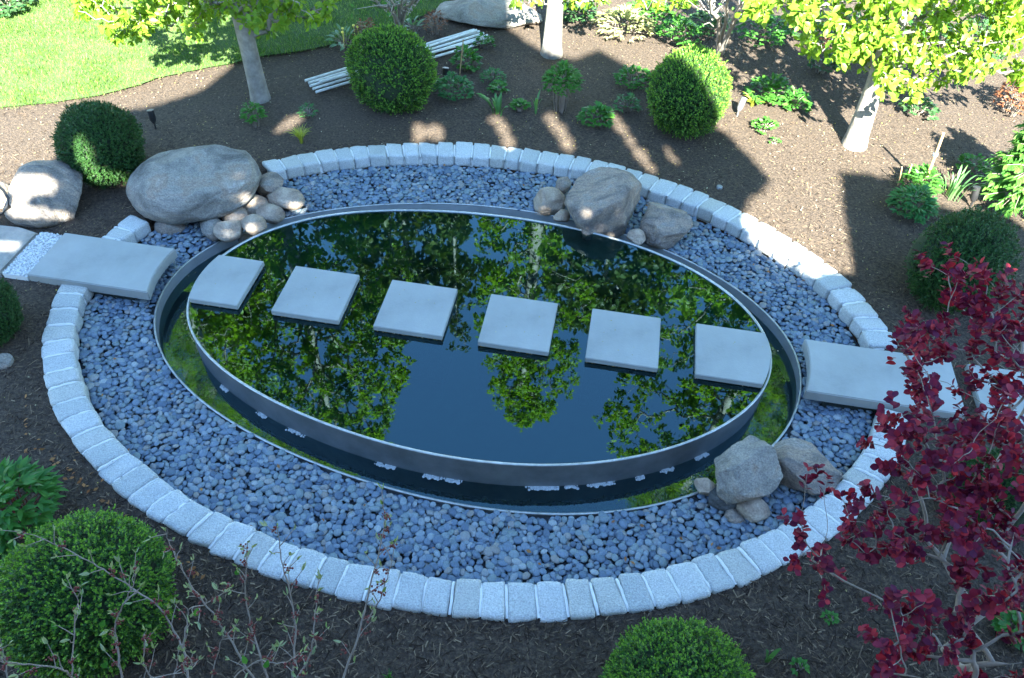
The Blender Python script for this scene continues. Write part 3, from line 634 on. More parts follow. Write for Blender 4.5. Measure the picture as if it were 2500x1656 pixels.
boulder('pale angular boulder overhanging the front right trough rim', 1718, 1100, 150, 152, .7, .12, -.75, 1.0, 'rockA', 58, ZP, gr, big=True)
boulder('tan and grey angular boulder partly hidden by purple leaves', 1857, 1085, 172, 126, .75, .2, -.2, 1.0, 'rockC', 29, ZP, gr, big=True)
boulder('small purplish stone leaning on the front rim', 1630, 1125, 44, 48, .9, .15, .2, .5, 'rockB', 27, ZP, gr)
boulder('dark grey rounded stone below the pale angular boulder', 1674, 1153, 76, 56, .8, .25, -.2, .3, 'rockD', 28, ZP, gr)
boulder('smooth greenish oval stone below the pale angular boulder', 1740, 1177, 78, 62, .75, .2, -.25, .1, 'rockB', 29, ZP, gr)
boulder('small tan wedge stone among pebbles below the dark stone', 1698, 1196, 42, 36, .7, .3, .3, .7, 'rockC', 30, ZP, gr)
boulder('large flat grey boulder at the top centre edge by the lawn', 1128, 28, 260, 90, .35, .3, -.1, .6, 'rockA', 31, -.05, None, big=True)
# black hose loop over the left edge boulder
hp = [G(x, y, z) for x, y, z in ((-14, 500, .02), (8, 492, .1), (20, 478, .25), (19, 458, .33), (8, 440, .36), (-8, 428, .38))]
tag(link('garden_hose', raw_mesh('garden_hose', tubes_mesh([tube(hp, .014, 7)]), True), [M['blackmetal']]), 'black hose curved over the boulder at the left edge', 'hose')

# ================================================================== SHRUBS
def leaf_t(rows, width, fold=.25, droop=.15, ob=.5):
    """leaf along +Y length 1: rows of (left, mid, right)"""
    t = np.linspace(0, 1, rows); V = []
    for u in t:
        h = width*math.sin(PI*min(1, max(0, u))**(.75 if ob < .5 else 1.25))**.8 if 0 < u < 1 else .02*width
        z = -droop*u*u
        V += [(-h, u, z+fold*h), (0, u, z), (h, u, z+fold*h)]
    F = []
    for i in range(rows-1):
        a = 3*i; F += [[a, a+1, a+4, a+3], [a+1, a+2, a+5, a+4]]
    return np.array(V, float), np.array(F)
BOXLEAF = (np.array([[0, 0, 0], [.33, .5, .08], [0, 1, -.05], [-.33, .5, .08]]), np.array([[0, 1, 2, 3]]))
def boxwood_mesh(name, nsh, seed, leafscale=1.0):
    rs = np.random.default_rng(seed)
    i = np.arange(nsh); ph = i*2.39996+rs.normal(0, .05, nsh); zz = 1-1.82*(i+.5)/nsh
    rr = np.sqrt(1-zz**2); D = np.c_[rr*np.cos(ph), rr*np.sin(ph), zz]
    n1 = np.array([mnoise.noise(Vector(d*2.2)+Vector((seed, 0, 0))) for d in D]); n2 = np.array([mnoise.noise(Vector(d*6.)+Vector((0, seed, 0))) for d in D]); n3 = np.array([mnoise.noise(Vector(d*14.)+Vector((0, 0, seed))) for d in D])
    R = 1+.085*n1+.07*n2+.10*n3+rs.normal(0, .024, nsh)+np.where(rs.random(nsh) < .035, rs.uniform(.03, .085, nsh), 0); tuft = np.tile(n3+.5*n2, 9)
    base = D*(R-.06)[:, None]
    ax = nrm(D+np.array([0, 0, .45])+rs.normal(0, .28, (nsh, 3)))
    Ts, Ms, rn, mi = [], [], [], []
    per = 9
    for j in range(per):
        f = j/(per-1); T = base+ax*(.012+.075*f*rs.uniform(.7, 1.3, nsh))[:, None]
        a = j*2.4+rs.uniform(0, 6.3, nsh); ref = nrm(np.cross(ax, rs.normal(0, 1, (nsh, 3))))
        ref2 = np.cross(ax, ref); side = ref*np.cos(a)[:, None]+ref2*np.sin(a)[:, None]
        Y = side*(1.0-.55*f)+ax*(.35+.9*f); N_ = ax-side*.4
        Ms.append(frames(Y, N_)*(rs.uniform(.032, .046, nsh)*leafscale*(1-.15*f))[:, None, None]); Ts.append(T); rn.append(rs.random(nsh)); mi.append(np.full(nsh, f))
    Mx, T, r, f = np.concatenate(Ms), np.concatenate(Ts), np.concatenate(rn), np.concatenate(mi)
    up = (T[:, 2] > -.5)
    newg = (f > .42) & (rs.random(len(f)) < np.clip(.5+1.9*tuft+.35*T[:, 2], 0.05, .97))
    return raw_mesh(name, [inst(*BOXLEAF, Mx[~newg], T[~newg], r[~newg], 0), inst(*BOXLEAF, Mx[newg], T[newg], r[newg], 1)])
BOXM = [boxwood_mesh('boxwood_foliage', 7000, 11, 1.05), boxwood_mesh('boxwood_foliage', 5400, 23, 1.15)]
for m_ in BOXM: m_.materials.append(M['box']); m_.materials.append(M['boxtip'])
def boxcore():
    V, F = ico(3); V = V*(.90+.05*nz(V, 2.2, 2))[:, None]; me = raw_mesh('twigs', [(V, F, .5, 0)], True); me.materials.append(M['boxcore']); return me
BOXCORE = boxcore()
def boxwood(label, x, y, wpx, hpx, k=.95, var=0, dark=False, rot=0., mid=None):
    P0 = G(x, y, .4)
    for _ in range(4):
        s = pxm(P0); phi = math.asin(-nrm(ray(x, y))[2]); ax = wpx*s/2
        az = hpx*s/2/math.sqrt((math.sin(phi)/k)**2+math.cos(phi)**2); zc = az*.80; P0 = G(x, y, zc)
    root = thing('boxwood_bush', label, 'bush', (P0[0], P0[1], 0), 'clipped boxwood balls')
    sc = Vector((ax*.89, az/k*.89, az*.9))
    me = BOXM[var]
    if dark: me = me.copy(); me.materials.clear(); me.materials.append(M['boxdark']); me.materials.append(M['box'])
    f = link('foliage', me, (), root); f.location = (0, 0, zc); f.scale = sc; f.rotation_euler.z = rot; f['kind'] = 'stuff'
    c = link('twig_core', BOXCORE, (), root); c.location = (0, 0, zc); c.scale = sc
    link('stem', raw_mesh('stem', tubes_mesh([tube([(0, 0, -.05), (0, .01, zc)], [.04, .03], 8)]), True), [M['twig']], root)
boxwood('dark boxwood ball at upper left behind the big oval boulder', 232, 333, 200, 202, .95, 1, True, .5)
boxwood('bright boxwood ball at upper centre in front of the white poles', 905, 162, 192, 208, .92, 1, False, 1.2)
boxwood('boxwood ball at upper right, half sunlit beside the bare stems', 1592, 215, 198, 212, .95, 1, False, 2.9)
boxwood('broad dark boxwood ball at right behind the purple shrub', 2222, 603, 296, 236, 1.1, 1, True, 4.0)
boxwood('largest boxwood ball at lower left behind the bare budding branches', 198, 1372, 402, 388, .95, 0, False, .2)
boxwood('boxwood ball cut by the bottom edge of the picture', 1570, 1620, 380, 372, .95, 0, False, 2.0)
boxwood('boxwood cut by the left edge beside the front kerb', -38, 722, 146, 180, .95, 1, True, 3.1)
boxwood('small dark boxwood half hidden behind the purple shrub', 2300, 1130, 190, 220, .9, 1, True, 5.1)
# ================================================================== TREES
def grow(chain, targets, rs, bend=.12, pathw=.18, seg=3, lift=.0):
    """chain: trunk nodes. every target is joined to the cheapest existing node. returns nodes,chains"""
    nc = len(chain); tot = nc+seg*len(targets); N = np.zeros((tot, 3)); N[:nc] = np.array(chain); par = [-1]+list(range(nc-1)); ch = [list(range(nc))]
    pl = np.zeros(tot); m = nc; tips = []
    for i in range(1, nc): pl[i] = pl[i-1]+np.linalg.norm(N[i]-N[i-1])
    order = np.argsort([np.min(np.linalg.norm(N[:nc]-t, axis=1)) for t in targets])
    for k in order:
        t = targets[k]; A = N[:m]; d = np.linalg.norm(A-t, axis=1)
        a = int(np.argmin(d*(1+.6*np.clip((A[:, 2]-t[2])/(d+1e-6), 0, 1))+pathw*pl[:m])); prev = a; c = [a]; da = d[a]; Na = N[a].copy()
        for j in range(1, seg+1):
            u = j/seg; p = Na*(1-u)+t*u+(rs.normal(0, bend*da*.5, 3) if j < seg else 0)+np.array([0, 0, lift*da*math.sin(PI*u)])
            N[m] = p; par.append(prev); pl[m] = pl[prev]+np.linalg.norm(p-N[prev]); prev = m; c.append(m); m += 1
        ch.append(c); tips.append(prev)
    cnt = np.zeros(tot)
    for t in tips: cnt[t] += 1
    for i in range(tot-1, 0, -1): cnt[par[i]] += cnt[i]
    return N, par, ch, tips, np.maximum(cnt, 1)
TREELEAF = leaf_t(4, .30, .25, .25, .8)
def whorls(T, A, rs, per, ln, droop=.3, spread=1.0):
    """per leaves round each tip T, axis A"""
    k = len(T); Ms, Ts = [], []
    for j in range(per):
        ref = nrm(np.cross(A, rs.normal(0, 1, (k, 3)))); Y = ref*spread+A*rs.uniform(.0, .7, (k, 1))+np.array([0, 0, -droop])
        N_ = nrm(A*.6+np.array([0, 0, .8])+rs.normal(0, .35, (k, 3)))
        L = rs.uniform(.7, 1.15, k)*ln
        Ms.append(frames(Y, N_)*L[:, None, None]); Ts.append(T+rs.normal(0, .35*ln, (k, 3))+nrm(Y)*.1*ln)
    return np.concatenate(Ms), np.concatenate(Ts)
def tree(label, base, H, zb, rx, ry, rtrunk, ntip, per, leaf, lean=(0, 0), seed=1, mleaf='treeleaf', mbark='bark', group=None, off=(0, 0), name='tree', prof=None, extra=None, trunkz=None):
    rs = np.random.default_rng(seed); base = np.array([base[0], base[1], 0.])
    root = thing(name, label, 'tree', base, group)
    zs = np.linspace(0, H*.86, 12); u = zs/H
    chain = np.c_[lean[0]*u+.05*np.sin(3*u+seed)*u*2, lean[1]*u+.05*np.cos(4*u+seed)*u*2, zs]; chain[0, 2] = -.08
    tg = []
    while len(tg) < ntip:
        z = rs.uniform(zb, H); f = (z-zb)/(H-zb); R = (prof(f) if prof else (.55+.6*f if f < .35 else .76*math.sqrt(max(0, 1-((f-.35)/.66)**2))+.02))
        a = rs.uniform(0, 2*PI); r = math.sqrt(rs.uniform(.06, 1)); lob = 1+.28*mnoise.noise(Vector((math.cos(a)*1.6+seed, math.sin(a)*1.6, z*.9)))
        p = np.array([off[0]*(1-abs(f-.4))+lean[0]*z/H+rx*R*r*lob*math.cos(a), off[1]+lean[1]*z/H+ry*R*r*lob*math.sin(a), z])
        if mnoise.noise(Vector(p*.95)+Vector((seed*3., 0, 0))) < -.16: continue
        if extra is not None:
            v_ = p+base-np.array([0, 0, CAMZ]); d_ = v_@FW
            if d_ > 0 and 828-FPX*(v_@UP)/d_ > -15: continue
        tg.append(p)
    if extra is not None: tg += [np.array(p)-base+0 for p in extra]
    hi = chain[chain[:, 2] > zb*.75]; lo = chain[chain[:, 2] <= zb*.75]
    N, par, ch, tips, cnt = grow(chain, tg, rs, .2, .16, 4, .04)
    tipr = .0045; rad_ = tipr*cnt**.44; rmax = rad_[0]; rad_ = rad_*np.where(rad_ > 0, 1, 1); sc = rtrunk/rmax
    def rr(i): return max(.0035, rad_[i]*(1+(sc-1)*min(1, rad_[i]/rmax*1.5)))
    tl = []
    trunkR = [max(rr(i), rtrunk*(1-.75*chain[i, 2]/H)) for i in range(len(chain))]; trunkR[0] = rtrunk*1.25
    # finer, slightly irregular trunk
    uu = np.linspace(0, len(chain)-1, 40); Pt = np.c_[tuple(np.interp(uu, range(len(chain)), chain[:, a]) for a in range(3))]; Rt = np.interp(uu, range(len(chain)), trunkR)*(1+.05*np.sin(uu*2.3+seed))
    Rt[0] *= 1.15
    link('trunk', raw_mesh('trunk', tubes_mesh([tube(Pt, Rt, 14)]), True), [M[mbark]], root)
    for c in ch[1:]:
        P = N[c]; R = [min(rr(i), rtrunk*.5) for i in c]; R[0] = R[1] if len(R) > 1 else R[0]
        tl.append(tube(P, R, 5))
    link('limbs', raw_mesh('limbs', tubes_mesh(tl), True), [M[mbark]], root)['kind'] = 'stuff'
    T = N[tips]; A = nrm(T-N[[par[t] for t in tips]])
    T2, A2 = [], []
    for c in ch[1:]:
        for j in range(3, len(c)):
            T2.append(N[c[j]]*.55+N[c[j-1]]*.45); A2.append(nrm(N[c[j]]-N[c[j-1]]))
    Ma, Ta = whorls(T, A, rs, per, leaf); Mb, Tb = whorls(np.array(T2), np.array(A2), rs, max(2, per//2), leaf)
    o = link('crown', raw_mesh('crown', [inst(*TREELEAF, np.concatenate([Ma, Mb]), np.concatenate([Ta, Tb]))], True), [M[mleaf]], root); o['kind'] = 'stuff'
    return root
gt = 'young trees with fresh yellow-green leaves'
def trees():
    def fill(polys, n, Y, dy, seed):
        rs = np.random.default_rng(seed); out = []
        while len(out) < n:
            pl_ = np.array(polys[int(rs.integers(len(polys)))], float); p = rs.uniform(pl_.min(0), pl_.max(0))
            if not inside(p[None], pl_)[0] or mnoise.noise(Vector((p[0]*.016, p[1]*.022, seed))) < -.2: continue
            d = ray(*p); t = (Y+rs.uniform(-dy, dy))/d[1]; q = np.array([0, 0, CAMZ])+t*d
            if q[2] > .55: out.append(q)
        return out
    ex1 = fill([[(150, -25), (175, 30), (240, 45), (265, 105), (300, 110), (330, 65), (400, 80), (430, 95), (470, 75), (520, 55), (590, 60), (640, 75), (690, 55), (740, 45), (765, 10), (765, -25)]], 130, 8.77, .8, 3)
    ex2 = fill([[(1165, -25), (1185, 12), (1230, 18), (1245, -25)], [(1300, -25), (1310, 2), (1400, 4), (1440, -25)], [(1480, -25), (1482, 8), (1540, 18), (1590, 28), (1605, -25)]], 26, 10.4, .8, 4)
    ex3 = fill([[(1730, -25), (1735, 25), (1790, 55), (1830, 45), (1860, 85), (1850, 115), (1885, 132), (1950, 140), (1990, 150), (2040, 165), (2055, 232), (2080, 246), (2125, 240), (2140, 200), (2200, 190), (2230, 170), (2290, 180), (2330, 195), (2400, 195), (2400, -25)]], 250, 8.35, .9, 5)
    tree('young tree at upper left with grey trunk, in front of the lawn', G(602, 226), 7.7, 1.3, 2.5, 2.3, .10, 950, 11, .085, (-.08, .1), 4, group=gt, extra=ex1)
    tree('tree at upper centre with half sunlit trunk in the mulch', G(1275, 122), 8.5, 1.6, 1.45, 1.5, .115, 560, 10, .09, (0, .1), 9, group=gt, extra=ex2)
    tree('tree at upper right with a bright sunlit leaning trunk', G(1976, 332), 8.8, 1.4, 2.6, 2.3, .11, 950, 11, .095, (-.45, .2), 15, group=gt, extra=ex3)
    gb = 'trees beyond the garden bed'
    for i, (x, y, H, r, zb, n, lf, m) in enumerate(((-9.5, 18, 14, 3.8, 3, 640, .27, 'farleaf'), (-3.5, 19, 14.5, 3.8, 3, 640, .27, 'farleaf'), (3, 19, 14, 3.8, 3, 640, .27, 'farleaf'), (9.5, 17, 14, 3.8, 3, 640, .27, 'farleaf'), (-7.4, 12.4, 11.5, 3.0, 3.6, 520, .14, 'treeleaf'), (8.2, 12.2, 11, 3.0, 3.6, 520, .14, 'treeleaf'), (-12.5, 8.5, 10, 3.2, 2.5, 420, .2, 'farleaf'), (13, 9, 10, 3.2, 2.5, 420, .2, 'farleaf'))):
        tree(['leafy tree far behind the lawn at left', 'leafy tree far behind the lawn near centre left', 'leafy tree far behind the centre tree', 'leafy tree far behind the right tree', 'yellow-green tree at the left rear of the lawn', 'yellow-green tree at the right rear of the bed', 'leafy tree left of the lawn', 'leafy tree right of the bed'][i], (x, y), H, zb, r, r, .18, n, 8, lf, (0, 0), 31+i, m, group=gb)
    tree('slender upright tree behind the flat top boulder', (-1.25, 12.7), 9.3, 4.6, .38, .38, .035, 70, 7, .11, (0, 0), 47, 'farleaf', group=gb)
trees()

def multistem(label, x, y, seed, H, spread, leafy, name='multistem_shrub', tips=None):
    rs = np.random.default_rng(seed); b = G(x, y); root = thing(name, label, 'shrub', b)
    tl = []; ends = []
    for i, (tx, ty, tz) in enumerate(tips):
        e = G(tx, ty, tz)-b; m = e*.45+np.array([-.05*e[0], 0, .12]); P = [np.array([.03*math.cos(i*2), .03*math.sin(i*2), -.03]), m*.5+rs.normal(0, .02, 3), m, e*.75+rs.normal(0, .03, 3), e]
        tl.append(tube(P, [.035, .028, .022, .016, .008], 7))
        for j in range(10):
            u = rs.uniform(.45, 1); q = e*u; f = q+np.array([*rs.normal(0, .28, 2), rs.uniform(.1, .4)]); tl.append(tube([q, (q+f)/2+rs.normal(0, .03, 3), f], [.008, .006, .003], 5)); ends.append(f)
    link('stems', raw_mesh('stems', tubes_mesh(tl), True), [M['palebark']], root)
    T = np.array(ends); A = nrm(T); Ma, Ta = whorls(T, A, rs, leafy, .05)
    o = link('foliage', raw_mesh('foliage', [inst(*TREELEAF, Ma, Ta)], True), [M['fern']], root); o['kind'] = 'stuff'
multistem('bare multi-stemmed shrub behind the bright boxwood ball', 925, 68, 3, 2, .5, 3, tips=[(862, -10, 1.2), (895, -12, 1.3), (930, -20, 1.3), (965, -12, 1.2), (985, -25, 1.3)])
multistem('pale two-stemmed small tree behind the half sunlit boxwood', 1662, 122, 4, 2, .5, 2, tips=[(1632, -15, 1.4), (1640, -30, 1.5), (1725, -12, 1.4), (1750, -30, 1.5), (1690, -30, 1.4)])

# ================================================================== HERBS
LANCE = leaf_t(5, .17, .3, .25, .4); OVATE = leaf_t(4, .30, .25, .2, .4)
def strip(P, wd, rnd, nrm_dir):
    """flat blade along polyline P, width array"""
    P = np.array(P); d = nrm(np.gradient(P, axis=0)); X = nrm(np.cross(d, nrm_dir)); wd = np.array(wd)[:, None]
    V = np.empty((len(P)*2, 3)); V[0::2] = P-X*wd; V[1::2] = P+X*wd
    F = np.array([[2*i, 2*i+1, 2*i+3, 2*i+2] for i in range(len(P)-1)]); return V, F, rnd, 0
def blades(label, x, y, hpx, n, wd, m, cat='plant', seed=1, spread=.35, name='iris_plant', arch=.3, wpx=None, group=None):
    rs = np.random.default_rng(seed); b = G(x, y); s = pxm(b); H = hpx*s*1.05; root = thing(name, label, cat, b, group)
    R = (wpx or hpx*.3)*s*.25
    for i in range(n):
        a = rs.uniform(0, 2*PI) if n > 6 else (i/n*2*PI+rs.normal(0, .4)); h = H*rs.uniform(.6, 1.05); sp_ = spread*rs.uniform(.4, 1.2)*h
        o = np.array([math.cos(a), math.sin(a), 0]); st = o*R*rs.uniform(0, 1)
        P = [st+o*sp_*(u**1.6)+np.array([0, 0, h*(u-arch*u*u*u)]) for u in np.linspace(0, 1, 7)]
        P[0][2] = -.02
        part = strip(P, wd*np.array([.7, 1, 1, .95, .8, .5, .05]), rs.random(), o*.9+np.array([.1, .2, .2]))
        link('leaf_blade', raw_mesh('leaf_blade', [part], True), [M[m]], root)
    return root
def clump(label, x, y, wpx, hpx, m, L, n, seed=1, cat='plant', name='leafy_plant', tpl=None, trip=3, stem='twig', hk=.75, bare=0., group=None, flowers=0, flat=.4):
    """dome of leaves on stems; (x,y) photo px of its base centre"""
    rs = np.random.default_rng(seed); b = G(x, y); s = pxm(b); R = wpx*s/2; H = hpx*s*hk; root = thing(name, label, cat, b, group)
    a = rs.uniform(0, 2*PI, n); u = rs.uniform(0, 1, n)**.55; zf = rs.uniform(bare, 1, n)
    ez = np.sqrt(np.clip(1-(u*.92)**2, 0, 1)); T = np.c_[R*u*np.cos(a)*.85, R*u*np.sin(a)*.85, H*(bare+(1-bare)*ez*rs.uniform(.45, 1, n))]
    Aout = nrm(np.c_[np.cos(a)*u*1.2, np.sin(a)*u*1.2, np.full(n, flat)+.4*(1-u)])
    tl = []
    for i in range(0, n, max(1, n//26)):
        p = T[i]; tl.append(tube([np.array([p[0]*.35, p[1]*.35, -.02]), np.array([p[0]*.55, p[1]*.55, p[2]*.65]), p], [.005, .004, .0025], 5))
    link('stems', raw_mesh('stems', tubes_mesh(tl), True), [M[stem]], root)
    Ms, Ts = [], []
    for j in range(trip):
        sd = np.cross(Aout, [0, 0, 1.]); sd = nrm(sd+1e-6); ang = (j-(trip-1)/2)*.75+rs.normal(0, .2, n)
        Y = Aout*np.cos(ang)[:, None]+sd*np.sin(ang)[:, None]+np.array([0, 0, -.12]); N_ = np.array([0, 0, 1.])+rs.normal(0, .3, (n, 3))+Aout*.3
        Ms.append(frames(Y, N_)*(L*rs.uniform(.7, 1.2, n))[:, None, None]); Ts.append(T)
    o = link('foliage', raw_mesh('foliage', [inst(*(tpl or LANCE), np.concatenate(Ms), np.concatenate(Ts))], True), [M[m]], root); o['kind'] = 'stuff'
    if flowers:
        V, F = ico(1)
        for i in range(flowers):
            q = np.array([rs.normal(0, R*.5), rs.normal(0, R*.5), H*1.15]); link('flower', raw_mesh('flower', [(V*[.022, .022, .016]+q, F, .3, 0), tube([q*[1, 1, 0], q], .003, 5, cap=False)], True), [M['flower']], root)
    return root
def herbs():
    clump('upright green plant on reddish stems below the left trunk', 592, 290, 46, 62, 'fern', .075, 44, 1, stem='twig', bare=.2, hk=.9)
    clump('small lobed green plant right of the left trunk', 712, 268, 42, 34, 'bluefern', .05, 30, 2)
    blades('yellow grass tuft by the rear kerb', 697, 330, 56, 34, .005, 'yellowgrass', 'grass tuft', 3, .55, 'yellow_grass_tuft', .35)
    clump('spreading green geranium clump right of the bright boxwood', 1050, 220, 98, 62, 'bluefern', .06, 130, 4, tpl=OVATE)
    clump('bright leafy plant behind the bamboo stake at upper centre', 1078, 160, 66, 70, 'fern', .075, 60, 5, tpl=OVATE)
    clump('trailing leafy shoot beside the ends of the white poles', 1118, 108, 50, 34, 'fern', .06, 30, 55, tpl=OVATE)
    clump('low lobed green clump left of the round bushy plant', 1140, 190, 60, 42, 'bluefern', .055, 70, 6)
    blades('broad bladed iris clump in the rear bed', 1150, 262, 74, 8, .022, 'iris', seed=7, spread=.5, wpx=60)
    clump('small leafy plant between two irises in the rear bed', 1202, 254, 44, 28, 'fern', .06, 40, 8, tpl=OVATE)
    clump('leafy sprout behind the broad bladed iris', 1150, 215, 44, 36, 'fern', .06, 34, 88, tpl=OVATE)
    blades('narrow bladed iris with few leaves in the rear bed', 1238, 258, 66, 5, .014, 'iris', seed=9, spread=.25)
    clump('round bushy plant with narrow leaves on bare stems', 1295, 255, 92, 128, 'fern', .075, 190, 10, bare=.45, hk=.85, name='bushy_plant')
    clump('low leafy green pair left of the half sunlit boxwood', 1378, 285, 84, 52, 'fern', .075, 80, 11, tpl=OVATE)
    clump('lobed green plant close left of the half sunlit boxwood', 1448, 255, 64, 48, 'bluefern', .06, 60, 12)
    clump('wide leafy plant in half shade left of the half sunlit boxwood', 1462, 195, 98, 52, 'fern', .065, 80, 13, tpl=OVATE)
    clump('pale hosta clump with yellow flowers at the lawn edge', 800, 102, 76, 44, 'hosta', .12, 26, 14, trip=1, flowers=4, name='hosta_plant')
    clump('pale hosta clump under the bare multi-stemmed shrub', 955, 72, 64, 36, 'hosta', .12, 22, 15, trip=1, name='hosta_plant')
    clump('reddish brown dry shrub left of the bare multi-stemmed shrub', 848, 92, 66, 66, 'rustleaf', .05, 90, 16, name='dry_shrub')
    clump('reddish brown dry shrub left of the flat top boulder', 1006, 78, 62, 70, 'rustleaf', .05, 80, 17, name='dry_shrub')
    clump('sunlit leafy plant right of the half sunlit boxwood', 1772, 232, 108, 74, 'fern', .085, 100, 18, tpl=OVATE)
    clump('leafy plant spreading right beside the sunlit leafy plant', 1832, 246, 80, 46, 'fern', .08, 60, 19, tpl=OVATE)
    blades('yellow grass tuft right of the half sunlit boxwood', 1738, 246, 44, 30, .005, 'yellowgrass', 'grass tuft', 20, .8, 'yellow_grass_tuft', .4)
    clump('low sunlit plant below the yellow tuft at upper right', 1765, 300, 64, 34, 'fern', .055, 40, 21, tpl=OVATE)
    clump('tiny green seedling in the sunlit mulch at right', 1790, 330, 26, 14, 'fern', .04, 10, 22, tpl=OVATE)
    clump('large lobed peony clump beside the leaning bamboo stake', 2100, 492, 108, 86, 'bluefern', .085, 170, 23, name='peony_plant')
    clump('brighter peony clump around the leaning bamboo stake', 2122, 438, 90, 72, 'fern', .085, 110, 24, name='peony_plant')
    blades('dense narrow bladed iris clump right of the peony clump', 2196, 452, 82, 26, .010, 'iris', seed=25, spread=.35, wpx=110)
    clump('light straw coloured grassy mound behind the centre tree', 1440, 72, 150, 60, 'straw', .1, 210, 26, trip=2, name='grassy_mound')
    clump('dark green leafy plant at the top behind the mulch', 1565, 92, 110, 64, 'fern', .08, 110, 27, tpl=OVATE)
    clump('round dark plant under the right tree branches', 1895, 165, 70, 60, 'groundcover', .07, 60, 28, tpl=OVATE)
    clump('small leafy plant right of the right trunk', 2120, 262, 90, 46, 'groundcover', .07, 60, 29, tpl=OVATE)
    clump('green sprigs left of the bright right conifer', 2240, 395, 70, 50, 'fern', .06, 44, 30, tpl=OVATE)
    for i, (x, y, w_, h_) in enumerate(((1640, 60, 120, 50), (1760, 80, 150, 70), (1870, 70, 150, 60), (1990, 90, 160, 80), (2120, 60, 170, 70), (2250, 110, 170, 90), (2340, 60, 160, 80), (1500, 30, 130, 40), (1330, 25, 110, 36))):
        clump(['low grey green shrub behind the pale two-stemmed tree', 'dark groundcover shrub left of the right tree', 'groundcover shrub behind the right tree crown', 'groundcover shrub directly behind the right trunk', 'shrub at the top right behind the tree crown', 'shrub between right tree crown and the right edge', 'shrub in the top right corner', 'low shrub at the top between centre tree and pale stems', 'low shrub beside the centre trunk at the top'][i], x, y+10, w_, h_, ['groundcover', 'fern'][i % 3 == 1], .075, 150, 40+i, tpl=OVATE, name='low_shrub', cat='shrub', group='background shrubs along the rear bed')
    clump('heap of rusty brown leaves under the right tree at the top', 1925, 118, 120, 34, 'rustleaf', .06, 120, 60, name='rusty_shrub')
    clump('brown leaved shrub at the right edge below the tree crown', 2335, 262, 110, 130, 'rustleaf', .06, 260, 61, name='rusty_shrub', cat='shrub')
    clump('large leafy peony bush at the left edge by the front kerb', 48, 1205, 216, 205, 'fern', .10, 230, 62, name='peony_bush', cat='shrub', hk=.8, stem='berry')
    blades('small two-leaved iris in the front mulch near the cut-off boxwood', 1772, 1528, 82, 3, .014, 'iris', seed=63, spread=.3)
    clump('tiny green sprout in the front mulch left of purple shrub', 1916, 1432, 30, 18, 'fern', .035, 12, 64, tpl=OVATE)
    clump('tiny green seedling at the bottom right of the cut-off boxwood', 1848, 1546, 34, 18, 'fern', .04, 10, 65, tpl=OVATE)
    blades('small green grass sprout at the bottom edge', 900, 1568, 30, 16, .003, 'fern', 'grass tuft', 66, .5, 'grass_sprout')
    clump('grey green leafy plant behind the largest boxwood at left edge', 8, 1310, 60, 60, 'bluefern', .07, 50, 67, tpl=OVATE)
    clump('low green plant at the lower right behind purple stems', 2340, 1460, 90, 60, 'fern', .07, 50, 68, tpl=OVATE)
    clump('bush at the top left corner beyond the lawn', 20, 25, 130, 70, 'groundcover', .08, 160, 69, tpl=OVATE, name='low_shrub', cat='shrub')
    # bright conifer at right edge: drooping sprays
    rs = np.random.default_rng(5); b = G(2335, 478); root = thing('conifer_shrub', 'bright green feathery conifer at the right edge', 'shrub', b)
    Ms, Ts, tl = [], [], []
    for i in range(190):
        h = rs.uniform(.08, 1.15); a = rs.uniform(0, 2*PI); r = .5*(1-.55*h/1.2)*rs.uniform(.5, 1.1); o = np.array([math.cos(a), math.sin(a), 0])
        p0 = np.array([0, 0, h*.8]); p1 = o*r+np.array([0, 0, h]); tl.append(tube([p0, (p0+p1)/2+[0, 0, .05], p1], [.007, .005, .002], 5))
        for q in np.linspace(.35, 1, 12):
            for sg in (-1, 1):
                Ms.append(frames((o+sg*np.array([-o[1], o[0], 0])*.8+[0, 0, -.2+rs.normal(0, .2)])[None], np.array([[0, 0, 1.]])+rs.normal(0, .2, (1, 3)))[0]*rs.uniform(.06, .1)); Ts.append(p0*(1-q)+p1*q)
    link('stems', raw_mesh('stems', tubes_mesh(tl), True), [M['twig']], root)
    link('foliage', raw_mesh('foliage', [inst(*LANCE, np.array(Ms), np.array(Ts))], True), [M['conifer']], root)['kind'] = 'stuff'
herbs()
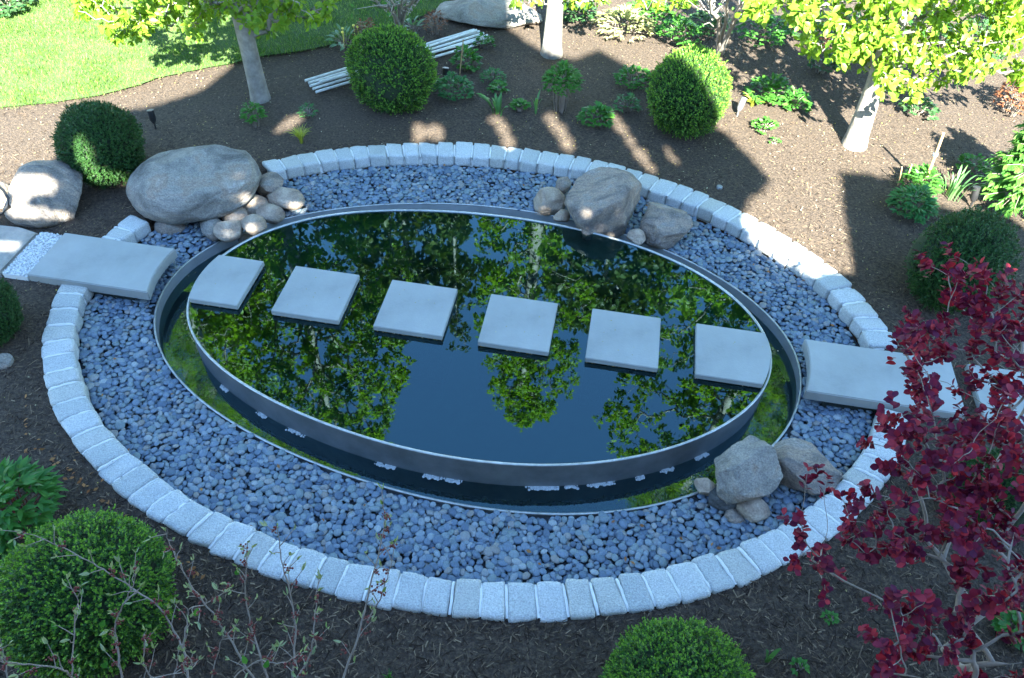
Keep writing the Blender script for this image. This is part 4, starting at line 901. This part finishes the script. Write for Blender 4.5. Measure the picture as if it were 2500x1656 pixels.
# ================================================================== PURPLE SMOKE BUSH
def purple_bush():
    rs = np.random.default_rng(12)
    cl = [(2170, 615), (2215, 650), (2260, 640), (2340, 660), (2180, 690), (2240, 690), (2310, 720), (2100, 760), (2140, 745), (2190, 745), (2250, 730), (2300, 760), (2350, 750), (2085, 800), (2130, 820), (2180, 800), (2250, 800), (2320, 810), (2105, 870), (2160, 860), (2230, 860), (2300, 880), (2360, 860),
          (2040, 955), (2065, 985), (2110, 960), (2170, 940), (2220, 990), (2290, 960), (2350, 940), (2010, 1030), (2060, 1040), (2120, 1020), (2180, 1060), (2250, 1050), (2330, 1040), (1850, 1140), (1862, 1180), (1922, 1105), (1955, 1150), (2010, 1110), (2050, 1100), (2090, 1090), (1830, 1240), (1868, 1262), (1882, 1290),
          (1940, 1225), (1990, 1210), (2015, 1170), (2060, 1190), (2120, 1150), (2180, 1140), (2240, 1140), (2300, 1120), (2350, 1150), (1925, 1340), (1985, 1285), (2020, 1310), (2080, 1290), (2110, 1260), (2055, 1260), (2150, 1230), (2200, 1210), (2270, 1210), (2330, 1230), (2050, 1390), (2090, 1420), (2140, 1360), (2200, 1330), (2260, 1300),
          (2320, 1310), (2150, 1450), (2060, 1440), (2080, 1500), (2120, 1510), (2210, 1420), (2280, 1400), (2340, 1390), (2060, 1540), (2200, 1490), (2260, 1480), (2330, 1470), (2250, 1540), (2350, 1550), (2385, 700), (2390, 900), (2395, 1100), (2390, 1300), (2140, 1080), (2210, 1100), (2290, 1180), (2230, 1270), (2340, 1080), (2160, 900), (2330, 985), (2275, 1010)]
    tg = []
    for x, y in cl:
        m = int(rs.integers(2, 5)) if x > 2060 else int(rs.integers(1, 3))
        for _ in range(m):
            px, py = x+rs.normal(0, 20), y+rs.normal(0, 20)
            z = 1.35+.95*(1560-py)/950-.45*np.clip((2050-px)/250, 0, 1)+rs.normal(0, .16)
            tg.append(G(px, py, max(.5, z)))
    base = G(2330, 1690); root = thing('purple_leaved_shrub', 'purple leaved shrub with pale stems filling the lower right corner', 'shrub', base)
    bx = [np.array([0, 0, -.05]), np.array([0, .02, .15])]
    N = None
    # several main stems
    stems = [G(2180, 1500, .75), G(2140, 1250, 1.1), G(2260, 1150, 1.2), G(2300, 1400, .9), G(2210, 900, 1.5), G(2330, 1000, 1.4)]
    chain = [(0, 0, -.05), (0, .02, .12)]
    N, par, ch, tips, cnt = grow(chain, [p-base for p in stems]+[p-base for p in tg], rs, .075, .10, 4, .06)
    tl = []
    for c in ch:
        R = [min(.015, .0019*cnt[i]**.48) for i in c]
        if c[0] != 0: R[0] = min(R[0], R[1]*1.15)
        P = N[c]
        if len(P) > 2:
            uu = np.linspace(0, len(P)-1, 9); P = np.c_[tuple(np.interp(uu, range(len(P)), N[c][:, a]) for a in range(3))]; P[1:-1] = (P[:-2]+2*P[1:-1]+P[2:])/4; R = np.interp(uu, range(len(R)), R)
        tl.append(tube(P, R, 6))
    link('stems', raw_mesh('stems', tubes_mesh(tl), True), [M['twig']], root)
    LEAF = leaf_t(6, .36, .2, .1, .8); LEAF[0][-3:, 1] = .97
    T, A = [], []
    for t in tips[6:] if len(tips) > 6 else tips:
        ax = nrm(N[t]-N[par[t]]); T.append(N[t]); A.append(nrm(ax+np.array([0, 0, .6])))
        for _ in range(int(rs.integers(1, 3))):
            u = rs.uniform(.3, .95); T.append(N[t]*u+N[par[t]]*(1-u)+rs.normal(0, .03, 3)); A.append(nrm(ax+rs.normal(0, .5, 3)+[0, 0, .6]))
    T, A = np.array(T), np.array(A); Ms, Ts = [], []
    for j in range(9):
        k = len(T); ref = nrm(np.cross(A, rs.normal(0, 1, (k, 3)))); Y = ref*rs.uniform(.5, 1.1, (k, 1))+A*rs.uniform(.1, .9, (k, 1)); N_ = nrm(A+rs.normal(0, .25, (k, 3)))
        Ms.append(frames(Y, N_)*rs.uniform(.034, .057, k)[:, None, None]); Ts.append(T+A*rs.uniform(-.06, .03, (k, 1)))
    Mx, T = np.concatenate(Ms), np.concatenate(Ts)
    d = (T+base-np.array([0, 0, CAMZ]))@FW; q = T+base-np.array([0, 0, CAMZ]); px = 1250+FPX*(q@RT)/d; py = 828-FPX*(q@UP)/d
    vis = (px > 0) & (px < 2490) & (py < 1650); sz = np.where(vis, np.linalg.norm(Mx[:, :, 1], axis=1)/d, 0); o_ = np.argsort(-sz); near, rest = o_[:300], o_[300:]
    lm = raw_mesh('leaf', [(LEAF[0], LEAF[1], 0., 0)], True); lm.materials.append(M['purple'])
    for i in near:
        o = bpy.data.objects.new('leaf', lm); C.objects.link(o); o.parent = root; m4 = Matrix.Identity(4)
        for a in range(3):
            for b_ in range(3): m4[a][b_] = Mx[i][a][b_]
            m4[a][3] = T[i][a]
        o.matrix_basis = m4
    link('foliage', raw_mesh('foliage', [inst(*LEAF, Mx[rest], T[rest])], True), [M['purple']], root)['kind'] = 'stuff'
purple_bush()

# ================================================================== BARE BUDDING SHRUB
def bare_shrub():
    rs = np.random.default_rng(21); Z = lambda x, y: (x*.3623, 1000+y*.3623); Z8 = lambda x, y: (757.4+x*.3623, 1000+y*.3623)
    br = [[Z(*p) for p in ((1200, 1568), (1165, 1370), (1100, 1240), (1010, 1100), (860, 1000), (700, 900), (560, 820), (400, 730), (250, 670), (140, 630))],
          [Z(*p) for p in ((1165, 1370), (1190, 1230), (1205, 1120), (1290, 1105), (1400, 1045), (1480, 990))],
          [Z(*p) for p in ((780, 1600), (760, 1400), (725, 1240), (780, 1110), (840, 1000), (870, 900))],
          [Z(*p) for p in ((560, 1640), (460, 1560), (385, 1500), (200, 1480), (0, 1470), (-60, 1380))],
          [Z(*p) for p in ((460, 1545), (465, 1350), (480, 1150), (500, 1050), (515, 980))],
          [Z(*p) for p in ((1640, 1600), (1500, 1380), (1380, 1180), (1250, 1020), (1160, 880), (1090, 720), (1055, 630))],
          [Z(*p) for p in ((1720, 1620), (1620, 1300), (1560, 1040), (1570, 880), (1580, 700))],
          [Z(*p) for p in ((1870, 1600), (1890, 1250), (1850, 1000), (1790, 800), (1770, 600))],
          [Z(*p) for p in ((1880, 1600), (1990, 1400), (2010, 1150), (2030, 930))],
          [Z8(*p) for p in ((90, 1600), (180, 1340), (250, 1080), (320, 800), (370, 560), (350, 460))],
          [Z8(*p) for p in ((255, 1200), (340, 1060), (385, 900), (430, 700))],
          [Z(*p) for p in ((1000, 1620), (920, 1480), (920, 1300), (930, 1260))],
          [Z(*p) for p in ((1100, 1600), (1130, 1480), (1135, 1390))],
          [Z(*p) for p in ((1340, 1600), (1390, 1400), (1415, 1290))],
          [Z(*p) for p in ((860, 1580), (1000, 1560), (1180, 1530), (1270, 1450))],
          [Z(*p) for p in ((1500, 1560), (1640, 1450), (1800, 1480), (1940, 1400))],
          [Z(*p) for p in ((60, 1600), (20, 1400), (-10, 1300))]]
    base = G(470, 1760); root = thing('budding_shrub', 'bare branched shrub with pale buds and tiny red berries at lower left', 'shrub', base)
    tl, T, A, bt = [], [], [], []
    starts = []
    for b in br:
        n = len(b); L = sum(math.hypot(b[i+1][0]-b[i][0], b[i+1][1]-b[i][1]) for i in range(n-1))
        main = b[0][1] > 1560
        z0, z1 = (1.25, 1.25+min(.75, L*.0022)) if main else (1.45, 1.45+L*.0022)
        P = [G(x, y, z0+(z1-z0)*i/(n-1)+rs.normal(0, .01))-base for i, (x, y) in enumerate(b)]
        uu = np.linspace(0, n-1, n*4); Q = np.c_[tuple(np.interp(uu, range(n), np.array(P)[:, a]) for a in range(3))]; Q[1:-1] = (Q[:-2]+Q[2:]+2*Q[1:-1])/4+rs.normal(0, .0025, (len(Q)-2, 3))
        r0 = .0058 if L > 250 else .0038
        tl.append(tube(Q, np.linspace(r0, .0016, len(Q)), 6))
        if main: tl.append(tube([np.array([0, 0, -.05])+rs.normal(0, .04, 3)*[1, 1, 0], Q[0]*[.5, .5, .55]+rs.normal(0, .03, 3), Q[0]], [.014, .012, r0], 6))
        s = np.r_[0, np.cumsum(np.linalg.norm(np.diff(Q, axis=0), axis=1))]
        pos = np.arange(.06, s[-1], .062)
        for p in pos:
            i = min(len(Q)-2, int(np.searchsorted(s, p))); q = Q[i]; d = nrm(Q[i+1]-Q[i]); sd = nrm(np.cross(d, rs.normal(0, 1, 3))); tw = nrm(d*.7+sd+[0, 0, .5]); ln = rs.uniform(.025, .12)
            e = q+tw*ln; tl.append(tube([q, q+tw*ln*.5+rs.normal(0, .004, 3), e], [.0028, .0022, .0015], 5)); T.append(e); A.append(nrm(tw+[0, 0, .8]))
            if rs.random() < .45: bt.append(q+tw*ln*.4)
        T.append(Q[-1]); A.append(nrm(Q[-1]-Q[-3]))
    link('branches', raw_mesh('branches', tubes_mesh(tl), True), [M['twig']], root)
    T, A = np.array(T), np.array(A); k = len(T); BUD = leaf_t(5, .16, .9, -.1, .4); Ms, Ts = [], []
    for j in range(2):
        Y = A+rs.normal(0, .35, (k, 3)); Ms.append(frames(Y, rs.normal(0, 1, (k, 3)))*rs.uniform(.026, .05, k)[:, None, None]); Ts.append(T)
    link('leaf_buds', raw_mesh('leaf_buds', [inst(*BUD, np.concatenate(Ms), np.concatenate(Ts))], True), [M['pale']], root)['kind'] = 'stuff'
    V, F = ico(1); q = np.repeat(np.array(bt), 9, 0)+rs.normal(0, .009, (len(bt)*9, 3)); k = len(q)
    link('berries', raw_mesh('berries', [inst(V, F, np.eye(3)[None]*rs.uniform(.004, .0065, k)[:, None, None], q)], True), [M['berry']], root)['kind'] = 'stuff'
    big = G(612, 1540, 1.55)-base
    for x, y in ((612, 1545), (238, 1545), (232, 1450), (570, 1535), (545, 1330), (450, 1425), (130, 1455)):
        p = G(x, y, 1.6)-base; Y = nrm(np.array([[rs.normal(0, .4), .4, .9]])); Mx = frames(Y, np.array([[.3, -.8, .5]]))*.045
        o = link('leaf', raw_mesh('leaf', [inst(*OVATE, Mx, p[None])], True), [M['fern']], root)
bare_shrub()

# ================================================================== POLES, STAKES, FITTINGS
pl = [((705, 187), (1096, 69), .03), ((713, 192), (1108, 73), .03), ((716, 199), (1118, 77), .05), ((723, 206), (1127, 82), .03), ((730, 213), (1137, 93), .03), ((738, 190), (1132, 86), .075), ((760, 184), (1102, 70), .07)]
pn = ['rearmost white pole of the bundle behind the bright boxwood', 'second white pole from the back in the bundle behind boxwood', 'third white pole from the back in the bundle behind boxwood', 'fourth white pole from the back in the bundle behind boxwood', 'front white pole of the bundle behind the bright boxwood', 'upper white pole lying on top of the bundle, reaching furthest right', 'short upper white pole on the rear of the bundle']
for (a, b, z), lab in zip(pl, pn):
    A, B = G(*a, z), G(*b, z)
    tag(bar('white_pole', A, B, .0175, M['pole'], None, 10), lab, 'pole', 'bundle of white poles lying on the mulch')
def stake(label, a, b, zt, r, tie=None):
    A, B = G(*a), G(*b, zt); me = raw_mesh('garden_stake', tubes_mesh([tube([A-[0, 0, .05], A*.5+B*.5, B], [r, r*.95, r*.9], 8)]), True); o = link('garden_stake', me, [M['bamboo']]); tag(o, label, 'stake', 'bamboo plant stakes')
    if tie is not None:
        c = A*(1-tie)+B*tie; d = nrm(B-A); link('tie', raw_mesh('tie', tubes_mesh([tube([c-d*.012, c+d*.012], r*1.5, 8)]), True), [M['blue']], o)
stake('thin bamboo stake beside the bright leafy plant at upper centre', (1062, 172), (1071, 92), .55, .008)
stake('tall leaning bamboo stake with blue tie above the peony clump', (2134, 432), (2181, 308), .75, .017, .62)
stake('short orange bamboo stake left of the peony clump', (2078, 425), (2085, 386), .25, .008)
stake('short pale bamboo stake between peony clumps', (2092, 425), (2108, 380), .28, .008)
def spot(label, x, y, m='blackmetal', lean=(0, .3), h=.16):
    b = G(x, y); root = thing('spotlight', label, 'spotlight', b, 'garden spotlights in the mulch')
    d = nrm(np.array([lean[0], lean[1], 1.])); p0 = np.array([0, 0, .07]); p1 = p0+d*h
    link('housing', raw_mesh('housing', tubes_mesh([tube([p0, p0+d*.03, p0+d*.04, p1-d*.02, p1], [.02, .034, .038, .038, .042], 12)]), True), [M[m]], root)
    link('ground_spike', raw_mesh('ground_spike', tubes_mesh([tube([(0, 0, -.05), (0, 0, .08)], .011, 8)]), True), [M[m]], root)
    link('lens', raw_mesh('lens', tubes_mesh([tube([p1-d*.004, p1+d*.002], .033, 12)]), True), [M['blackmetal']], root)
spot('black spotlight in the mulch right of the dark upper left boxwood', 360, 296, lean=(-.05, .15), h=.15)
spot('black spotlight in the mulch above the broad right boxwood', 2242, 478, lean=(-.1, .25), h=.17)
spot('grey spotlight on the mulch beside the half sunlit boxwood', 1704, 268, 'greymetal', lean=(.35, .5), h=.17)
spot('black spotlight tucked behind the geranium clump', 1029, 190, lean=(.1, .2), h=.12)
cp_ = G(1663, 434); tag(link('ground_cap', raw_mesh('ground_cap', tubes_mesh([tube([cp_-[0, 0, .03], cp_+[0, 0, .015], cp_+[0, 0, .022]], [.035, .035, .026], 16)]), True), [M['greymetal']]), 'small round grey metal cap in the rear mulch near the kerb', 'cap')

# ================================================================== HOUSE BEHIND THE CAMERA (throws the large shadow)
HOUSE_Y = -2.0
PROFILE = [(-9, 0), (-9, 5.7), (-4.9, 5.9), (-4.45, 6.7), (-4.3, 7.95), (-3.6, 8.22), (-3.1, 8.55), (-2.84, 9.08), (-2.8, 11.0), (-1.9, 12.0), (.1, 12.0), (.88, 11.0), (.92, 10.15), (1.3, 9.7), (1.75, 9.56), (2.12, 9.82), (2.45, 9.45), (2.7, 9.17), (3.1, 8.55), (3.46, 8.15), (3.7, 7.5), (3.32, 7.2), (3.12, 6.85), (3.3, 6.45), (3.6, 6.22), (4.1, 6.25), (4.38, 7.1), (4.58, 7.66), (5.2, 7.6), (5.3, 7.2), (6.2, 7.1), (6.4, 6.4), (10, 6.2), (10, 0)]
SUN_HOLES = [(-.33, 8.0, .10, .20), (-.14, 8.02, .11, .19), (.60, 8.28, .09, .13), (.68, 8.12, .09, .14), (.72, 7.92, .08, .16), (1.28, 8.36, .08, .15), (1.36, 8.18, .10, .17), (1.43, 7.95, .09, .18), (2.08, 8.42, .07, .12), (2.14, 8.24, .08, .13), (2.20, 8.04, .07, .14), (2.27, 7.82, .08, .15), (2.34, 7.62, .07, .12), (2.62, 7.88, .05, .10), (2.66, 7.74, .05, .09), (-1.88, 8.05, .10, .14), (-1.80, 8.16, .08, .10), (-1.99, 7.92, .07, .09)]  # openings added to the unseen wall to let sun patches through
def sun_hole(x, y, z, a, b):  # adds a wall opening that lets sun onto the given spot
    g = G(x, y, z); t = (g[1]-HOUSE_Y)/HY; SUN_HOLES.append((g[0]-HX*t, z+t*math.tan(SUN_EL), a*.85, b*.85))
for h_ in ((548, 396, .35, .10, .05), (565, 452, .2, .13, .09), (545, 498, 0, .13, .07), (588, 518, .05, .09, .08), (530, 528, .05, .09, .06), (684, 470, 0, .12, .08), (622, 418, .05, .05, .05), (530, 640, .08, .016, .09), (552, 632, .08, .016, .07),
           (1357, 485, .35, .06, .08), (1400, 478, .35, .045, .05), (1438, 488, .3, .04, .06), (1362, 530, .25, .05, .06), (1400, 522, .25, .08, .06), (1432, 545, .2, .05, .1), (70, 420, .35, .3, .2), (60, 480, .2, .25, .14), (130, 490, .15, .12, .08), (215, 395, .4, .2, .14), (180, 340, .6, .09, .3), (15, 560, .06, .2, .1), (720, 420, -.1, .035, .05), (950, 395, -.1, .04, .03), (1265, 478, .1, .06, .07)): sun_hole(*h_)
def house():
    root = thing('house', 'tall gabled house with added sun-patch holes in its upper wall, behind the viewpoint', 'house', (0, HOUSE_Y, 0))
    poly = np.array(PROFILE); dx = .05; V, F = [], []
    for x in np.arange(-9, 10, dx):
        xc = x+dx/2; zs = np.arange(.0, 12.2, .05)+.025
        ok = inside(np.c_[np.full(len(zs), xc), zs], poly)
        for hx, hz, a, b in SUN_HOLES: ok &= ~(((xc-hx)/a)**2+((zs-hz)/b)**2 < 1)
        e = np.flatnonzero(np.diff(np.r_[0, ok.astype(int), 0]))
        for s_, t_ in zip(e[::2], e[1::2]):
            z0, z1 = s_*.05, t_*.05; n = len(V)
            V += [(x, 0, z0), (x+dx, 0, z0), (x+dx, -.12, z0), (x, -.12, z0), (x, 0, z1), (x+dx, 0, z1), (x+dx, -.12, z1), (x, -.12, z1)]
            F += [[n, n+1, n+5, n+4], [n+2, n+3, n+7, n+6], [n, n+3, n+2, n+1], [n+4, n+5, n+6, n+7], [n+1, n+2, n+6, n+5], [n+3, n, n+4, n+7]]
    link('wall', raw_mesh('wall', [(np.array(V), np.array(F), .5, 0)]), [M['housewall']], root)
    bm = bmesh.new(); bmesh.ops.create_cube(bm, size=1, matrix=Matrix.Translation((.5, -4.2, 2.6))@Matrix.Diagonal((18.6, 8, 5.4, 1))); link('body', bm_mesh('body', bm), [M['housewall']], root)
    bm = bmesh.new(); bmesh.ops.create_cube(bm, size=1, matrix=Matrix.Translation((.5, -4.2, 5.42))@Matrix.Diagonal((19, 8.4, .2, 1))); link('roof', bm_mesh('roof', bm), [M['roof']], root)
house()
